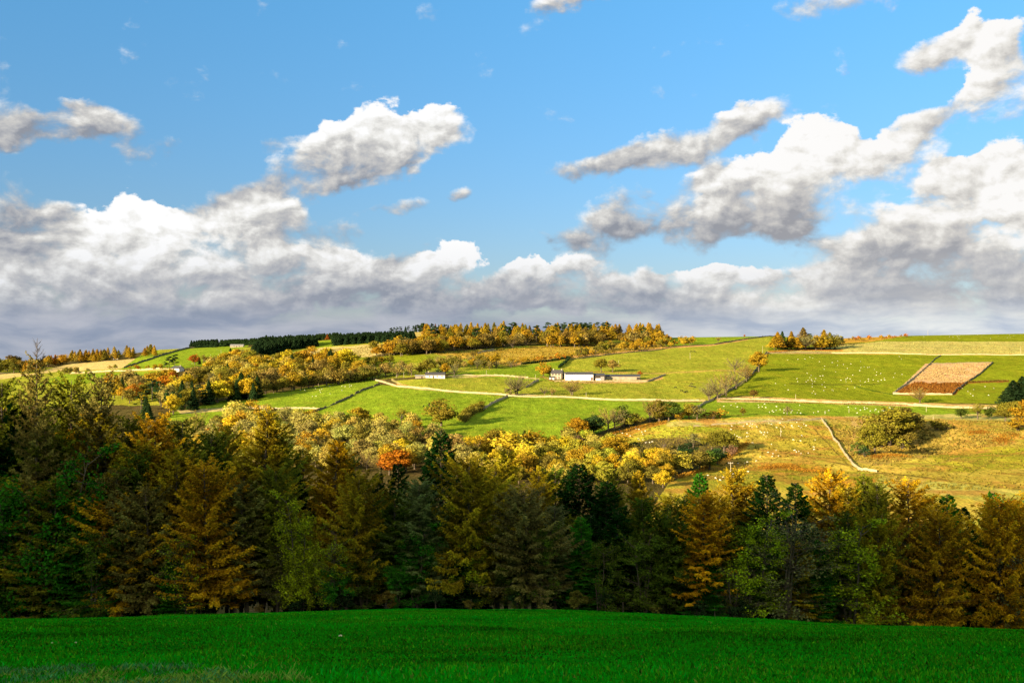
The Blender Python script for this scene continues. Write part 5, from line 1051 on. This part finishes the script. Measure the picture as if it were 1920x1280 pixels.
# ------------------------------------------------------------------ animals
M_WOOL = mat('wool', (.62, .58, .48), .95, spec=.05); M_FACE = mat('sheep_face', (.62, .56, .46)); M_COW = mat('black_hide', (.012, .010, .009), .6)
def animal_mesh(name, L, H, Wd, leg, m, mf, head_low=0.0, seed=1, woolly=True):
    """one continuous body: barrel trunk, neck, head with ears, four jointed legs, tail"""
    bm_v = []; E = []; R = []
    def vert(p, r): bm_v.append(p); R.append(r); return len(bm_v)-1
    rump = vert((-L*.38, 0, H*.70), H*.21); mid = vert((0, 0, H*.66), H*.245); chest = vert((L*.30, 0, H*.69), H*.22); E += [(rump, mid), (mid, chest)]
    neck = vert((L*.47, 0, H*(.82-head_low*.35)), H*.12); head = vert((L*.56, 0, H*(.90-head_low*.75)), H*.095); muz = vert((L*.66, 0, H*(.80-head_low*.75)), H*.06); E += [(chest, neck), (neck, head), (head, muz)]
    for s in (-1, 1): e = vert((L*.53, s*H*.13, H*(.93-head_low*.72)), H*.025); E.append((head, e))
    tail = vert((-L*.52, 0, H*.55), H*.035); E.append((rump, tail))
    for (bx_, par, hind) in ((-.34, rump, True), (.30, chest, False)):
        for s in (-1, 1):
            a = vert((L*(bx_+(.05 if hind else 0)), s*Wd*.26, H*.45), H*.09); b = vert((L*(bx_-(.06 if hind else -.01)), s*Wd*.27, H*.24), H*.05); c = vert((L*(bx_-.01), s*Wd*.27, H*.0), H*.045); E += [(par, a), (a, b), (b, c)]
    me = bpy.data.meshes.new(name); me.from_pydata(bm_v, E, []); o = bpy.data.objects.new(name, me); COL.objects.link(o)
    md = o.modifiers.new('Skin', 'SKIN'); sv = me.skin_vertices[0].data
    for k, r_ in enumerate(R): sv[k].radius = (r_, r_*(1.0 if k > 2 else Wd/H*1.7*1.05))
    sv[0].use_root = True
    o.modifiers.new('Sub', 'SUBSURF').levels = 1; o.modifiers['Sub'].render_levels = 1
    dg = bpy.context.evaluated_depsgraph_get(); dg.update(); out = bpy.data.meshes.new_from_object(o.evaluated_get(dg)); out.name = name
    bpy.data.objects.remove(o); out.materials.clear(); out.materials.append(m); out.materials.append(mf)
    for p in out.polygons:
        c = p.center; p.use_smooth = True; p.material_index = 1 if (c.x > L*.5 or c.z < H*.33) else 0
    return out
SHEEP = [animal_mesh('sheep', 1.45, 1.0, .62, .35, M_WOOL, M_FACE, hl, 1) for hl in (1.0, .9, .1)]
COW = [animal_mesh('cow', 2.5, 1.5, .8, .6, M_COW, M_COW, hl, 2) for hl in (.9, .2)]
ra = np.random.default_rng(99)
def herd(poly, n, label, group, kind='sheep', mind=1.6, pts=None):
    xs = [p[0] for p in poly] if poly else []; ys = [p[1] for p in poly] if poly else []; k = 0; cl = None
    pl = list(pts) if pts else []
    tries = 0
    while poly and len(pl) < n and tries < 9999:
        tries += 1
        if pl and ra.random() < .45: b = pl[int(ra.integers(len(pl)))]; px, py = b[0]+ra.normal()*9, b[1]+ra.normal()*4
        else: px, py = ra.uniform(min(xs), max(xs)), ra.uniform(min(ys), max(ys))
        if in_poly(np.array([px]), np.array([py]), poly)[0] and all(abs(px-a)+2*abs(py-b) > 5 for a, b in pl): pl.append((float(px), float(py)))
    for px, py in pl:
        X, Y, z = ground_at(px, py); m = (SHEEP if kind == 'sheep' else COW); o = obj(kind, m[int(ra.choice(len(m)))], None, (X, Y, z-.02))
        s = ra.uniform(.9, 1.1)*(.63 if kind == 'sheep' else 1.0); o.scale = (s, s, s); o.rotation_euler = (0, 0, ra.uniform(0, 6.28)); tag(o, label, kind, group)
herd([(1480,668),(1740,668),(1700,700),(1640,722),(1560,738),(1500,744),(1445,742),(1450,700)], 78, 'white sheep grazing on the green field between the dark wall and the tan plot', 'sheep on the field left of the tan plot')
herd([(1345,758),(1380,756),(1400,768),(1360,766)], 5, 'white sheep at the left end of the narrow green strip', 'sheep at the left end of the narrow strip')
herd([(1415,757),(1480,759),(1640,764),(1640,776),(1430,776)], 34, 'white sheep in the narrow green strip under the long pale wall', 'sheep in the middle of the narrow strip')
herd([(1640,764),(1780,768),(1770,776),(1640,775)], 12, 'white sheep at the right end of the narrow green strip', 'sheep at the right end of the narrow strip')
herd([(1440,784),(1540,786),(1560,812),(1520,850),(1440,858)], 34, 'white sheep scattered over the dry knoll beside the pale bent wall', 'sheep by the pale bent wall')
herd([(1340,806),(1400,790),(1440,786),(1440,840),(1400,830)], 26, 'white sheep on the dry top of the knoll above the dell', 'sheep on the knoll top')
herd([(1140,812),(1190,800),(1220,802),(1230,835),(1190,832)], 20, 'white sheep on the straw slope left of the dell', 'sheep left of the dell')
herd([(1320,892),(1400,850),(1430,850),(1420,880),(1340,905)], 14, 'white sheep below the bracken bank', 'sheep below the bracken bank')
herd([(1700,629),(1920,627),(1920,634),(1700,637)], 14, 'tiny white sheep on the skyline field at the right', 'sheep on the right skyline')
herd([(1800,728),(1880,722),(1880,745),(1800,745)], 8, 'white sheep right of the tan and rust plot', 'sheep right of the plot')
herd([(560,722),(665,720),(640,740),(560,756)], 18, 'white sheep grazing on the left meadow above the pale wall', 'sheep on the left meadow')
herd([(345,660),(425,652),(430,668),(350,686)], 16, 'white sheep on the green hill behind the white house', 'sheep on the green hill')
herd(None, 0, 'black cow in the group of grazing cattle in the middle meadow', 'cattle in the middle meadow', 'cow', pts=[(794,763),(804,761),(809,763),(815,757),(827,758)])
herd(None, 0, 'black cow in the cattle group on the pasture right of the barns', 'cattle on the pasture', 'cow', pts=[(1297,721),(1298,726),(1303,727),(1294,725),(1267,728),(1278,734),(1284,737),(1288,736),(1320,735)])
herd(None, 0, 'black cow lying near the top of the pasture under the skyline', 'cattle near the top of the pasture', 'cow', pts=[(1296,660),(1302,660)])
